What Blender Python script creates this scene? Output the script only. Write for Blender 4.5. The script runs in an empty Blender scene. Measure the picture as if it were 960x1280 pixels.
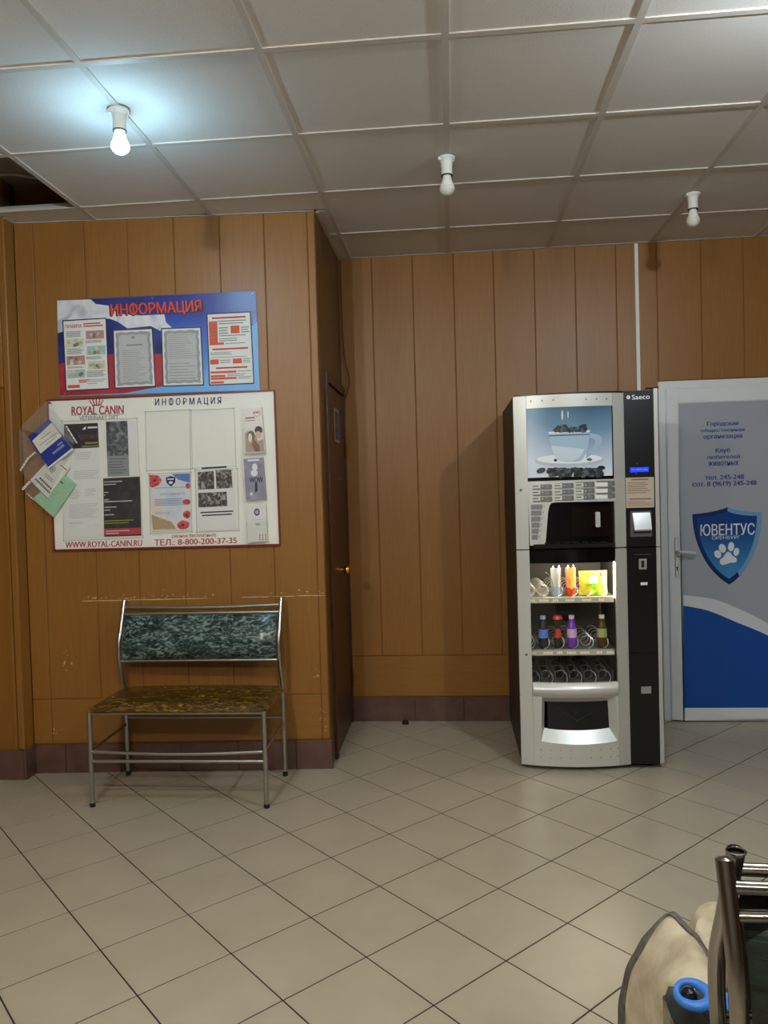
import bpy, bmesh, math, random
from mathutils import Vector, Matrix
random.seed(7)
SC = bpy.context.scene
COL = SC.collection
# ------------------------------------------------------------------ camera
FPX, YAW, PITCH, ROLL, CAMH = 964.675, -0.0867034, -0.0259659, -0.028394, 1.42224
HC = 2.85789                                    # suspended ceiling height
_f = Vector((math.sin(YAW)*math.cos(PITCH), math.cos(YAW)*math.cos(PITCH), math.sin(PITCH)))
_r0 = Vector((math.cos(YAW), -math.sin(YAW), 0)); _u0 = _r0.cross(_f)
_r = _r0*math.cos(ROLL) + _u0*math.sin(ROLL); _u = -_r0*math.sin(ROLL) + _u0*math.cos(ROLL)
EYE = Vector((0, 0, CAMH))
cam = bpy.data.cameras.new('camera'); camo = bpy.data.objects.new('camera', cam); COL.objects.link(camo)
camo.matrix_world = Matrix(((_r.x, _u.x, -_f.x, 0), (_r.y, _u.y, -_f.y, 0), (_r.z, _u.z, -_f.z, CAMH), (0, 0, 0, 1)))
cam.sensor_fit = 'HORIZONTAL'; cam.sensor_width = 36.0; cam.lens = FPX/960*36.0; cam.clip_start = .05
SC.camera = camo
# ------------------------------------------------------------------ world, exposure
wd = bpy.data.worlds.new('world'); SC.world = wd; wd.use_nodes = True
wd.node_tree.nodes['Background'].inputs[0].default_value = (.02, .02, .02, 1)
wd.node_tree.nodes['Background'].inputs[1].default_value = .3
SC.view_settings.view_transform = 'Standard'; SC.view_settings.look = 'None'
SC.view_settings.gamma = 1; SC.view_settings.use_curve_mapping = False
SC.view_settings.exposure = -0.12
BULB = 330.0                                     # radiance of a lit bulb
# (x, y, strength factor, tint) of the bulbs that are switched on; the first one is in the picture
LIT = [(-1.18, 2.79, 1.1, (.42, .76, 1.0)), (1.235, 2.0, 7.0, (.80, .92, 1.0)),
       (-1.18, .95, 4.5, (1, .97, .90)), (.02, .95, 2.5, (1, .97, .90)), (-1.18, -1.15, 12., (1, .97, .90)), (1.235, -.9, 3.0, (1, .97, .90))]

# ------------------------------------------------------------------ pixel rays (960 x 1280 photograph)
def ray(x, y): return _f + _r*((x-480)/FPX) - _u*((y-640)/FPX)
def onY(x, y, Y): v = ray(x, y); return EYE + v*(Y/v.y)
def onX(x, y, X): v = ray(x, y); return EYE + v*(X/v.x)
def onZ(x, y, z): v = ray(x, y); return EYE + v*((z-CAMH)/v.z)
LA = Vector((-2.2, 3.845, 0)); LB = Vector((-.655, 3.925, 0)); LT = (LB-LA).normalized(); LN = Vector((LT.y, -LT.x, 0))
def onL(x, y, off=0.0):
    p0 = LA + LN*off; v = ray(x, y); return EYE + v*((p0-EYE).dot(LN)/v.dot(LN))
YB = 4.745                                       # front of the back wall panels

# ------------------------------------------------------------------ materials
def lin(c):
    if isinstance(c, str): c = [int(c[i:i+2], 16)/255 for i in (0, 2, 4)]
    return tuple((x/12.92 if x <= .04045 else ((x+.055)/1.055)**2.4) for x in c) + (1,)
MATS = {}
def mat(name, col, rough=.5, metal=0., emit=0., spec=None, ecol=None):
    if name in MATS: return MATS[name]
    m = bpy.data.materials.new(name); m.use_nodes = True
    b = m.node_tree.nodes['Principled BSDF']
    b.inputs['Base Color'].default_value = lin(col); b.inputs['Roughness'].default_value = rough; b.inputs['Metallic'].default_value = metal
    if spec is not None: b.inputs['Specular IOR Level'].default_value = spec
    if emit: b.inputs['Emission Color'].default_value = ecol or lin(col); b.inputs['Emission Strength'].default_value = emit
    MATS[name] = m; return m
def nt(m): return m.node_tree, m.node_tree.nodes['Principled BSDF'], m.node_tree.nodes, m.node_tree.links
def noise_mat(name, cols, scale, vec=(1, 1, 1), rough=.5, detail=4, dist=0., bump=0., metal=0., pos=(.35, .65), coord='pos', rot=(0, 0, 0), rvar=0., bscale=None):
    if name in MATS: return MATS[name]
    m = mat(name, cols[0], rough, metal); t, b, N, K = nt(m)
    if coord == 'pos': src = N.new('ShaderNodeNewGeometry').outputs['Position']
    else: src = N.new('ShaderNodeTexCoord').outputs['Object']
    mp = N.new('ShaderNodeMapping'); mp.inputs['Scale'].default_value = vec; mp.inputs['Rotation'].default_value = rot; K.new(src, mp.inputs['Vector'])
    n = N.new('ShaderNodeTexNoise'); n.inputs['Scale'].default_value = scale; n.inputs['Detail'].default_value = detail; n.inputs['Distortion'].default_value = dist
    K.new(mp.outputs[0], n.inputs['Vector'])
    r = N.new('ShaderNodeValToRGB'); e = r.color_ramp.elements
    e[0].position, e[1].position = pos; e[0].color = lin(cols[0]); e[1].color = lin(cols[-1])
    for i, c in enumerate(cols[1:-1]):
        q = e.new(pos[0]+(pos[1]-pos[0])*(i+1)/(len(cols)-1)); q.color = lin(c)
    K.new(n.outputs[0], r.inputs[0]); K.new(r.outputs[0], b.inputs['Base Color'])
    if bump:
        bp = N.new('ShaderNodeBump'); bp.inputs['Strength'].default_value = bump; bp.inputs['Distance'].default_value = .003
        if bscale:
            n2 = N.new('ShaderNodeTexNoise'); n2.inputs['Scale'].default_value = bscale; K.new(src, n2.inputs['Vector']); K.new(n2.outputs[0], bp.inputs['Height'])
        else: K.new(n.outputs[0], bp.inputs['Height'])
        K.new(bp.outputs[0], b.inputs['Normal'])
    if rvar:
        mr = N.new('ShaderNodeMapRange'); mr.inputs[3].default_value = rough-rvar; mr.inputs[4].default_value = rough+rvar
        K.new(n.outputs[0], mr.inputs[0]); K.new(mr.outputs[0], b.inputs['Roughness'])
    return m
def clear_mat(name, gloss=.08, tint=(1, 1, 1), haze=0., rough=.05):
    if name in MATS: return MATS[name]
    m = bpy.data.materials.new(name); m.use_nodes = True; N, K = m.node_tree.nodes, m.node_tree.links
    N.clear(); o = N.new('ShaderNodeOutputMaterial'); tr = N.new('ShaderNodeBsdfTransparent'); tr.inputs[0].default_value = (*tint, 1)
    g = N.new('ShaderNodeBsdfGlossy'); g.inputs['Roughness'].default_value = rough; mx = N.new('ShaderNodeMixShader')
    mx.inputs[0].default_value = gloss; K.new(tr.outputs[0], mx.inputs[1]); K.new(g.outputs[0], mx.inputs[2])
    last = mx
    if haze:
        d = N.new('ShaderNodeBsdfDiffuse'); d.inputs[0].default_value = (.9, .9, .88, 1); m2 = N.new('ShaderNodeMixShader'); m2.inputs[0].default_value = haze
        K.new(mx.outputs[0], m2.inputs[1]); K.new(d.outputs[0], m2.inputs[2]); last = m2
    K.new(last.outputs[0], o.inputs[0]); MATS[name] = m; return m

def wood(name, a, b, c, rough=.42, vec=(26, 26, 1.1)):
    m = noise_mat(name, (a, b, c), 5.0, vec, rough, 6, .2, .05, pos=(.25, .75))
    t, bs, N, K = nt(m)
    # broad tone shifts from sheet to sheet
    g = N.new('ShaderNodeNewGeometry'); n = N.new('ShaderNodeTexNoise'); n.inputs['Scale'].default_value = 1.3; K.new(g.outputs['Position'], n.inputs['Vector'])
    mr = N.new('ShaderNodeMapRange'); mr.inputs[1].default_value = .3; mr.inputs[2].default_value = .7; mr.inputs[3].default_value = .93; mr.inputs[4].default_value = 1.05
    K.new(n.outputs[0], mr.inputs[0]); h = N.new('ShaderNodeHueSaturation')
    src = bs.inputs['Base Color'].links[0].from_socket; K.new(src, h.inputs['Color']); K.new(mr.outputs[0], h.inputs['Value']); K.new(h.outputs[0], bs.inputs['Base Color'])
    return m
WOOD = wood('beech_laminate', '8b5b21', '916126', '98672b')
WOODH = wood('beech_laminate_across', '8b5b21', '916126', '98672b', vec=(1.1, 26, 26))
WOODG = mat('panel_joint_brown', '7a4e1a', .7)
DOORW = wood('dark_walnut_door', '3c1d0c', '4a2512', '552c16', .38)
DOORL = wood('side_door_wood', '85561a', '8c5c1e', '936223', .45)
BASET = noise_mat('maroon_base_tile', ('5b4037', '62463c', '694c42'), 12, rough=.4)
GROUT = mat('dark_grout', '33291f', .9)
FTILE = noise_mat('beige_floor_tile', ('aca18a', 'b0a58e', 'b4a992'), 6, rough=.3, detail=8, pos=(.3, .7), rvar=.05)
CTILE = noise_mat('ceiling_tile_white', ('8d867c', 'd6d1ca', 'dbd6cf'), 260, rough=.9, detail=2, pos=(.27, .36), bump=.35, bscale=160)
CBAR = mat('ceiling_bar_white', 'c9c2b8', .6)
CONC = mat('dim_concrete', '857c72', .9)
PLASTER = mat('darkened_plaster', '6a6356', .8)
WHITE = mat('white_plastic', 'e6e6e0', .45)
PVC = mat('white_door_profile', 'dfe2e2', .35)
CHROME = mat('chrome_tube', 'd0d0d0', .18, 1)
CHROMED = mat('dull_chrome_tube', 'a5a09a', .22, 1)
STEEL = mat('worn_steel_tube', 'b9b6b0', .32, 1)
BLACK = mat('black_plastic', '121212', .45)
RUBBER = mat('black_rubber', '161412', .8)
PAPER = mat('white_paper', 'e9e8e2', .7)
INK = mat('dark_ink', '2d2c33', .8)
GREYINK = mat('grey_ink', '8b8b88', .8)
RED = mat('print_red', 'c8352c', .6)
ORANGE = mat('print_orange', 'dd5a3a', .6)
NAVY = mat('print_navy', '20265a', .6)

# ------------------------------------------------------------------ mesh builder
class MB:
    def __init__(s): s.v = []; s.f = []; s.m = []; s.cur = 0
    def add(s, vs, fs):
        o = len(s.v); s.v += [Vector(p) for p in vs]
        for f in fs: s.f.append([i+o for i in f]); s.m.append(s.cur)
        return s
    def box(s, x0, x1, y0, y1, z0, z1):
        vs = [(x, y, z) for z in (z0, z1) for y in (y0, y1) for x in (x0, x1)]
        return s.add(vs, [(0, 2, 3, 1), (4, 5, 7, 6), (0, 1, 5, 4), (2, 6, 7, 3), (0, 4, 6, 2), (1, 3, 7, 5)])
    def prism(s, poly, ext):
        n = len(poly); poly = [Vector(p) for p in poly]; ext = Vector(ext)
        nrm = Vector((0, 0, 0))
        for i in range(n): nrm += poly[i].cross(poly[(i+1) % n])
        if nrm.dot(ext) > 0: poly.reverse()
        vs = poly + [p+ext for p in poly]
        return s.add(vs, [tuple(range(n)), tuple(range(2*n-1, n-1, -1))] + [(i, i+n, (i+1) % n+n, (i+1) % n) for i in range(n)])
    def poly(s, pts, n=None):
        pts = [Vector(p) for p in pts]
        if n is not None:
            a = Vector((0, 0, 0))
            for i in range(len(pts)): a += pts[i].cross(pts[(i+1) % len(pts)])
            if a.dot(Vector(n)) < 0: pts.reverse()
        return s.add(pts, [tuple(range(len(pts)))])
    def tube(s, path, rad, n=12, caps=True, closed=False):
        P = [Vector(p) for p in path]; R = rad if isinstance(rad, (list, tuple)) else [rad]*len(P); k = len(P)
        T = []
        for i in range(k):
            a = P[(i-1) % k] if (closed or i) else P[i]; b = P[(i+1) % k] if (closed or i < k-1) else P[i]
            T.append((b-a).normalized())
        up = Vector((0, 0, 1)) if abs(T[0].z) < .9 else Vector((1, 0, 0))
        nrm = (up - T[0]*up.dot(T[0])).normalized(); vs = []
        for i in range(k):
            nrm = (nrm - T[i]*nrm.dot(T[i])).normalized(); bn = T[i].cross(nrm)
            for j in range(n):
                a = 2*math.pi*j/n; vs.append(P[i] + (nrm*math.cos(a)+bn*math.sin(a))*R[i])
        fs = []
        for i in range(k if closed else k-1):
            for j in range(n):
                a, b = i*n, ((i+1) % k)*n; fs.append((a+j, a+(j+1) % n, b+(j+1) % n, b+j))
        if caps and not closed: fs += [tuple(range(n-1, -1, -1)), tuple(range((k-1)*n, k*n))]
        return s.add(vs, fs)
    def lathe(s, prof, c=(0, 0, 0), n=24, axis='z'):
        c = Vector(c); vs = []; fs = []; k = len(prof)
        for r, z in prof:
            for j in range(n):
                a = 2*math.pi*j/n; x, y = max(r, 1e-5)*math.cos(a), max(r, 1e-5)*math.sin(a)
                vs.append(c + (Vector((x, y, z)) if axis == 'z' else Vector((x, z, y)) if axis == 'y' else Vector((z, x, y))))
        for i in range(k-1):
            for j in range(n): fs.append((i*n+j, i*n+(j+1) % n, (i+1)*n+(j+1) % n, (i+1)*n+j))
        return s.add(vs, fs)
    def grid(s, F, nu, nv):
        vs = [F(i/nu, j/nv) for j in range(nv+1) for i in range(nu+1)]; w = nu+1
        return s.add(vs, [(j*w+i, j*w+i+1, (j+1)*w+i+1, (j+1)*w+i) for j in range(nv) for i in range(nu)])
WL = {}
def wloc(o): return WL.get(o.name, Vector((0, 0, 0)))
def build(name, mb, mats, parent=None, loc=None, smooth=False, bevel=0., seg=2, solid=0., fixn=True, autos=None):
    """links ONE mesh object; vertices are given in world coordinates"""
    org = wloc(parent) if parent else (Vector(loc) if loc is not None else base(mb.v))
    me = bpy.data.meshes.new(name); me.from_pydata([tuple(p-org) for p in mb.v], [], mb.f)
    mats = mats if isinstance(mats, (list, tuple)) else [mats]
    for m in mats: me.materials.append(m)
    if any(mb.m): me.polygons.foreach_set('material_index', mb.m)
    bm = bmesh.new(); bm.from_mesh(me)
    if fixn: bmesh.ops.remove_doubles(bm, verts=bm.verts, dist=1e-6); bmesh.ops.recalc_face_normals(bm, faces=bm.faces)
    if solid: bmesh.ops.solidify(bm, geom=bm.faces[:], thickness=solid)
    if bevel:
        ed = [e for e in bm.edges if len(e.link_faces) == 2 and e.calc_face_angle(0) > .6]
        bmesh.ops.bevel(bm, geom=ed, offset=bevel, segments=seg, affect='EDGES', clamp_overlap=True)
    bm.to_mesh(me); bm.free()
    if smooth:
        me.polygons.foreach_set('use_smooth', [True]*len(me.polygons))
        try: me.set_sharp_from_angle(angle=math.radians(autos or 40))
        except Exception: pass
    o = bpy.data.objects.new(name, me); COL.objects.link(o)
    if parent: o.parent = parent; WL[o.name] = org
    else: o.location = org; WL[o.name] = org
    return o
def base(vs):
    xs, ys, zs = [p.x for p in vs], [p.y for p in vs], [p.z for p in vs]
    return Vector(((min(xs)+max(xs))/2, (min(ys)+max(ys))/2, min(zs)))
def tag(o, label, cat, group=None, kind=None):
    o['label'] = label; o['category'] = cat
    if group: o['group'] = group
    if kind: o['kind'] = kind
    return o
def thing(name, label, cat, loc, group=None, kind=None):
    o = bpy.data.objects.new(name, None); COL.objects.link(o); o.location = loc; o.empty_display_size = .05; WL[o.name] = Vector(loc)
    return tag(o, label, cat, group, kind)
def copy_part(me, name, parent, loc):
    o = bpy.data.objects.new(name, me); COL.objects.link(o); o.parent = parent; o.location = Vector(loc)-wloc(parent); WL[o.name] = Vector(loc); return o
def bezier(p0, p1, p2, p3, n=12):
    return [tuple((1-t)**3*a+3*(1-t)**2*t*b+3*(1-t)*t*t*c+t**3*d for a, b, c, d in zip(p0, p1, p2, p3)) for t in [i/n for i in range(n+1)]]
def smoothpts(pts, n=6):
    P = [Vector(p) for p in pts]; out = []
    for i in range(len(P)-1):
        a, b, c, d = P[max(i-1, 0)], P[i], P[i+1], P[min(i+2, len(P)-1)]
        for k in range(n):
            t = k/n; out.append(.5*((2*b)+(c-a)*t+(2*a-5*b+4*c-d)*t*t+(3*b-a-3*c+d)*t**3))
    return out+[P[-1]]

# text: mesh letters fitted to a parallelogram of three world points (top-left, top-right, bottom-left)
_tc = {}
def text_mesh(body, bold=0.):
    k = (body, bold)
    if k not in _tc:
        c = bpy.data.curves.new('tmp_text', 'FONT'); c.body = body; c.resolution_u = 3
        o = bpy.data.objects.new('tmp_text', c); COL.objects.link(o)
        def run(b):
            c.body = b; bpy.context.view_layer.update()
            me = bpy.data.meshes.new_from_object(o.evaluated_get(bpy.context.evaluated_depsgraph_get()))
            r = [v.co.copy() for v in me.vertices], [tuple(p.vertices) for p in me.polygons]; bpy.data.meshes.remove(me); return r
        vs, fs = run(body.replace('Ф', 'О'))
        for i, ch in enumerate(body):                # the stem of this letter is added as a bar through a round O
            if ch == 'Ф':
                right = max(v.x for v in run(body[:i].replace('Ф', 'О')+'О')[0]); ow = run('О')[0]; wo = max(v.x for v in ow)-min(v.x for v in ow); cx = right-wo/2; n = len(vs)
                lo_, hi_ = min(v.y for v in ow)-.03, max(v.y for v in ow)+.03
                vs += [Vector((cx-.045, lo_, 0)), Vector((cx+.045, lo_, 0)), Vector((cx+.045, hi_, 0)), Vector((cx-.045, hi_, 0))]; fs.append((n, n+1, n+2, n+3))
        bpy.data.objects.remove(o); bpy.data.curves.remove(c)
        x0, x1 = min(v.x for v in vs), max(v.x for v in vs); y0, y1 = min(v.y for v in vs), max(v.y for v in vs)
        _tc[k] = ([((v.x-x0)/(x1-x0), (y1-v.y)/(y1-y0)) for v in vs], fs)
    return _tc[k]
def text_into(mb, body, TL, TR, BL, bold=0.):
    uv, fs = text_mesh(body); TL, TR, BL = Vector(TL), Vector(TR), Vector(BL)
    ex, ey = (TR-TL), (BL-TL); h = ey.length; w = ex.length; n = ex.cross(ey).normalized()
    if n.dot(EYE-TL) < 0: n = -n
    for i, (a, b) in enumerate(((0, 0), (1, 0), (-1, 0), (.5, .7), (-.5, -.7)) if bold else ((0, 0),)):
        o = ex.normalized()*a*bold*h+ey.normalized()*b*bold*h*.5+n*(.00002*i)
        mb.add([TL+ex*u+ey*v+o for u, v in uv], fs)
    return mb
def text(name, body, TL, TR, BL, m, parent, bold=0.):
    return build(name, text_into(MB(), body, TL, TR, BL, bold), m, parent, fixn=False)
class Sheet:
    """flat print on a quad given by its four corners (tl, tr, br, bl); u to the right, v down, both 0..1"""
    def __init__(s, tl, tr, br, bl, n): s.c = [Vector(p) for p in (tl, tr, br, bl)]; s.n = Vector(n).normalized()
    def p(s, u, v, off=0.):
        a, b, c, d = s.c; return (a*(1-u)+b*u)*(1-v) + (d*(1-u)+c*u)*v + s.n*off
    def rect(s, mb, u0, v0, u1, v1, off): return mb.poly([s.p(u0, v0, off), s.p(u1, v0, off), s.p(u1, v1, off), s.p(u0, v1, off)], s.n)
    def poly(s, mb, pts, off): return mb.poly([s.p(u, v, off) for u, v in pts], s.n)
    def ell(s, mb, u, v, ru, rv, off, n=18, a=0.): return s.poly(mb, [(u+ru*math.cos(t)*math.cos(a)-rv*math.sin(t)*math.sin(a), v+rv*math.sin(t)*math.cos(a)+ru*math.cos(t)*math.sin(a)) for t in [2*math.pi*i/n for i in range(n)]], off)
    def lines(s, mb, u0, v0, u1, v1, n, off, fill=.45, rag=.35):
        for i in range(n):
            a = v0+(v1-v0)*(i+.2)/n; e = u1-(u1-u0)*random.random()*rag; s.rect(mb, u0, a, e, a+(v1-v0)/n*fill, off)
    def body(s, mb, t): return mb.prism(s.c, -s.n*t)
    def txt(s, mb, body, u0, v0, u1, v1, off, bold=0.): return text_into(mb, body, s.p(u0, v0, off), s.p(u1, v0, off), s.p(u0, v1, off), bold)
# ================================================================== STRUCTURE
# ---- floor: grout bed, tiles laid on the diagonal, plain field behind the camera
fb = MB(); fb.box(-3.5, 3.3, -3.2, 4.9, -.06, -.0013)
floor = tag(build('floor', fb, GROUT, loc=(0, 0, -.06)), 'beige square floor tiles laid diagonally with dark grout', 'floor', kind='structure')
FA, FO, FS = -0.79072, Vector((-.2919, 2.73634, 0)), .3
e1 = Vector((math.cos(FA), math.sin(FA), 0)); e2 = Vector((math.sin(FA), -math.cos(FA), 0))
hs = FS/2-.0025
tm = MB(); tm.prism([(e1*a+e2*b) for a, b in ((-hs, -hs), (hs, -hs), (hs, hs), (-hs, hs))], (0, 0, .0013))
tile_me = bpy.data.meshes.new('floor_tile'); bmt = bmesh.new()
tvs = [bmt.verts.new(p) for p in tm.v]; [bmt.faces.new([tvs[i] for i in f]) for f in tm.f]
bmesh.ops.bevel(bmt, geom=[e for e in bmt.edges if all(v.co.z > .001 for v in e.verts)], offset=.0006, segments=1, affect='EDGES')
bmt.to_mesh(tile_me); bmt.free(); tile_me.materials.append(FTILE)
cand = []
for i in range(-30, 31):
    for j in range(-30, 31):
        c = FO + e1*FS*(i+.5) + e2*FS*(j+.5)
        if not (-2.7 < c.x < 2.75 and 1.15 < c.y < 4.88): continue
        if c.x < -.83 and c.y > 4.05: continue
        cand.append((c.y, c))
cand.sort(key=lambda t: (t[1]-Vector((0, 3, 0))).length)
for _, c in cand[:300]: copy_part(tile_me, 'tile', floor, (c.x, c.y, -.0013))
ti = {(round(c.x, 3), round(c.y, 3)) for _, c in cand[:300]}
rest = MB()
for i in range(-45, 46):
    for j in range(-45, 46):
        c = FO + e1*FS*(i+.5) + e2*FS*(j+.5)
        if -3.4 < c.x < 3.2 and -3.1 < c.y < 4.6 and (round(c.x, 3), round(c.y, 3)) not in ti:
            rest.prism([c+e1*a+e2*b+Vector((0, 0, -.0013)) for a, b in ((-hs, -hs), (hs, -hs), (hs, hs), (-hs, hs))], (0, 0, .0013))
rf = build('tile_field', rest, FTILE, floor, fixn=False); rf['kind'] = 'stuff'

# ---- ceiling: concrete slab, white tiles on a metal grid
cb = MB(); cb.box(-3.5, 3.3, -3.2, 4.9, HC+.2, HC+.3)
ceiling = tag(build('ceiling', cb, CONC, loc=(0, 0, HC+.2)), 'suspended ceiling of white mineral tiles in a metal grid', 'ceiling', kind='structure')
CX0, CY0 = -1.77957, 2.48946
cmesh = {}
def ctile(x0, x1, y0, y1):
    w, d = round(x1-x0, 3), round(y1-y0, 3)
    if w < .02 or d < .02: return
    if (w, d) not in cmesh:
        b = MB(); b.box(-w/2, w/2, -d/2, d/2, 0, .012)
        me = bpy.data.meshes.new('ceiling_tile'); me.from_pydata([tuple(p) for p in b.v], [], b.f); me.materials.append(CTILE); cmesh[(w, d)] = me
    copy_part(cmesh[(w, d)], 'tile', ceiling, ((x0+x1)/2, (y0+y1)/2, HC+.004))
for i in range(-3, 8):
    for j in range(-10, 4):
        x0, x1 = CX0+.6*i+.006, CX0+.6*(i+1)-.006; y0, y1 = CY0+.6*j+.006, CY0+.6*(j+1)-.006
        y1 = min(y1, YB-.002); x0 = max(x0, -3.4); x1 = min(x1, 3.2); y0 = max(y0, -3.1)
        if i == -1 and j == 1: continue                        # the missing tile
        if i < 2 and y1 > 3.8:
            if i == 1: ctile(max(x0, -.645), x1, max(y0, 3.93), y1)
            x1b = x1 if i < 1 else x1
            y1 = min(y1, 3.85+max(0, (x0+2.2))*.0518)
        ctile(x0, x1, y0, y1)
def bar(x0, x1, y0, y1):
    b = MB(); b.box(x0, x1, y0, y1, HC-.0015, HC+.0035); vert = (x1-x0) > (y1-y0)
    if vert: b.box(x0, x1, (y0+y1)/2-.001, (y0+y1)/2+.001, HC+.0035, HC+.03)
    else: b.box((x0+x1)/2-.001, (x0+x1)/2+.001, y0, y1, HC+.0035, HC+.03)
    build('grid_bar', b, CBAR, ceiling)
for i in range(-2, 9):
    x = CX0+.6*i
    if x < 3.15: bar(x-.012, x+.012, -3.1, YB if x > -.66 else 3.85+max(0, x+2.2)*.0518)
for j in range(-9, 4):
    y = CY0+.6*j; xs = [-3.4]+[CX0+.6*i for i in range(-2, 9) if CX0+.6*i < 3.2]+[3.2]
    for a, c in zip(xs[:-1], xs[1:]):
        if y > 3.8 and c < -.65: continue
        bar(max(a+.012, -.645 if y > 3.8 else -9), c-.012, y-.012, y+.012)

# ---- walls. every laminate sheet is a piece of its own in front of a dark backing
def panel_on(parent, A, t, n, s0, s1, z0, z1, m=WOOD, name='panel', th=.004, gap=.002):
    """sheet on the vertical plane through A with direction t, outward normal n; front face on the plane"""
    b = MB(); p = [A+t*(s0+gap), A+t*(s1-gap)]
    b.prism([p[0]+Vector((0, 0, z0+gap)), p[1]+Vector((0, 0, z0+gap)), p[1]+Vector((0, 0, z1-gap)), p[0]+Vector((0, 0, z1-gap))], -n*th)
    return build(name, b, m, parent, bevel=.002, seg=1)
TOP = HC+.2
X_, Y_, Z_ = Vector((1, 0, 0)), Vector((0, 1, 0)), Vector((0, 0, 1))
# back wall
w = MB(); w.box(-.66, 3.3, YB+.004, YB+.15, 0, TOP)
wall_back = tag(build('wall_back', w, WOODG), 'back wall of the niche clad in vertical wood laminate sheets', 'wall', kind='structure')
seams = [-.655, -.448, -.198, .051, .292, .535, .777, 1.016, 1.253, 1.507, 1.749, 1.995, 2.24]
A = Vector((0, YB, 0))
for a, c in zip(seams[:-1], seams[1:]):
    panel_on(wall_back, A, X_, -Y_, a, c, .405 if c < 1.26 else 2.035, HC+.02)
panel_on(wall_back, A, X_, -Y_, -.655, .62, .15, .405, WOODH); panel_on(wall_back, A, X_, -Y_, .62, 1.25, .15, .405, WOODH)
panel_on(wall_back, A, X_, -Y_, 2.24, 3.2, 0.0, HC+.02)
def baseboard(name, P0, P1, n, cuts, label, h=.15, th=.013):
    t = (P1-P0).normalized(); Ltot = (P1-P0).length
    b = MB(); b.prism([P0, P1, P1+Z_*h*.985, P0+Z_*h*.985], n*(th-.003))
    o = tag(build(name, b, GROUT), label, 'baseboard', kind='structure')
    cuts = [0]+cuts+[Ltot]
    for a, c in zip(cuts[:-1], cuts[1:]):
        q = MB(); p0, p1 = P0+t*(a+.0016)+n*(th-.005), P0+t*(c-.0016)+n*(th-.005)
        q.prism([p0, p1, p1+Z_*h, p0+Z_*h], n*.005); build('tile', q, BASET, o, bevel=.001, seg=1)
    return o
baseboard('baseboard_back', Vector((-.65, YB, 0)), Vector((1.235, YB, 0)), -Y_, [.397, .698, 1.0, 1.3, 1.6], 'maroon tile skirting along the back wall of the niche')
# left wall block with the notice boards
w = MB(); w.prism([LA-LN*.004, LB-LN*.004, Vector((-.665, YB, 0)), Vector((-2.3, YB, 0))], (0, 0, TOP))
wall_left = tag(build('wall_left', w, WOODG), 'wood clad wall block behind the metal bench and notice boards', 'wall', kind='structure')
def sL(x): return (x-LA.x)/LT.x
ls = [sL(x) for x in (-2.2125, -2.113, -1.846, -1.621, -1.381, -1.145, -.915, -.694, -.655)]
for a, c in zip(ls[:-1], ls[1:]): panel_on(wall_left, LA, LT, LN, a, c, .386, HC+.02)
panel_on(wall_left, LA, LT, LN, ls[1], ls[-2], .15, .386, WOODH); panel_on(wall_left, LA, LT, LN, ls[0], ls[1], .15, .386); panel_on(wall_left, LA, LT, LN, ls[-2], ls[-1], .15, .386)
baseboard('baseboard_left', LA.copy(), LB+LT*.012, LN, [.16, .47, .77, 1.07, 1.37], 'maroon tile skirting below the notice board wall', .147)
# scraped line left on the laminate by the bench, plus chips
sb = MB(); random.seed(3)
def chip(x, z, wd, ht):
    p = LA+LT*sL(x)+LN*.0006+Z_*z; k = random.randint(4, 6)
    sb.poly([p+LT*wd*.5*math.cos(2*math.pi*i/k+.4)*random.uniform(.6, 1)+Z_*ht*.5*math.sin(2*math.pi*i/k+.4)*random.uniform(.6, 1) for i in range(k)], LN)
x = -1.93
while x < -.70:
    wd = min(random.uniform(.05, .14), -.662-x)
    if not (-1.30 < x < -1.15): chip(x+wd/2, .898+random.uniform(-.001, .001), wd*1.5, random.uniform(.004, .008))
    if random.random() < (.9 if x < -1.3 or x > -.85 else .15):
        for _ in range(4): chip(min(x+random.uniform(0, .1), -.67), .905+abs(random.gauss(0, .013)), random.uniform(.004, .016), random.uniform(.003, .01))
    x += wd*.8
for x, z in ((-2.03, .62), (-2.02, .57), (-.70, .29), (-.69, .24), (-.72, .5), (-2.10, .21)):
    for _ in range(4): chip(x+random.gauss(0, .012), z+random.gauss(0, .02), random.uniform(.003, .012), random.uniform(.003, .02))
build('scuff_marks', sb, mat('bare_chipboard', 'd6b88c', .9), wall_left)
# niche side wall with the dark door
XN = -.65
w = MB(); w.box(-.664, XN-.004, 3.93, YB, 0, TOP)
wall_niche = tag(build('wall_niche', w, WOODG), 'narrow side wall of the niche above and beside the dark door', 'wall', kind='structure')
AN = Vector((XN, 0, 0))
NW = wood('niche_shaded_laminate', '5f3f18', '69481d', '745124')  # same laminate in darker tones, niche shade put into the colour
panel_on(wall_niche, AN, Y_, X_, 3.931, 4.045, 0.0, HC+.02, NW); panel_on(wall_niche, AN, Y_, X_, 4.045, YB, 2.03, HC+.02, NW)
d1 = thing('door_1', 'dark brown wooden door on the side of the niche with brass knob', 'door', (XN, 4.4, 0), kind='structure')
fr = MB(); fr.box(XN-.003, XN+.016, 4.045, 4.10, 0, 2.075); fr.box(XN-.003, XN+.016, 4.10, YB-.002, 2.02, 2.075); fr.box(XN-.003, XN+.016, 4.715, YB-.002, 0, 2.02)
build('door_frame', fr, DOORW, d1, bevel=.003)
lf = MB(); lf.box(XN-.003, XN+.008, 4.105, 4.712, .008, 2.012); build('door_leaf', lf, DOORW, d1, bevel=.003)
kn = MB(); kn.lathe([(.0, .008), (.022, .008), (.022, .014), (.01, .02), (.009, .04), (.022, .05), (.026, .062), (.022, .075), (.001, .08)], (XN, 4.27, .995), 18, 'x')
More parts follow.
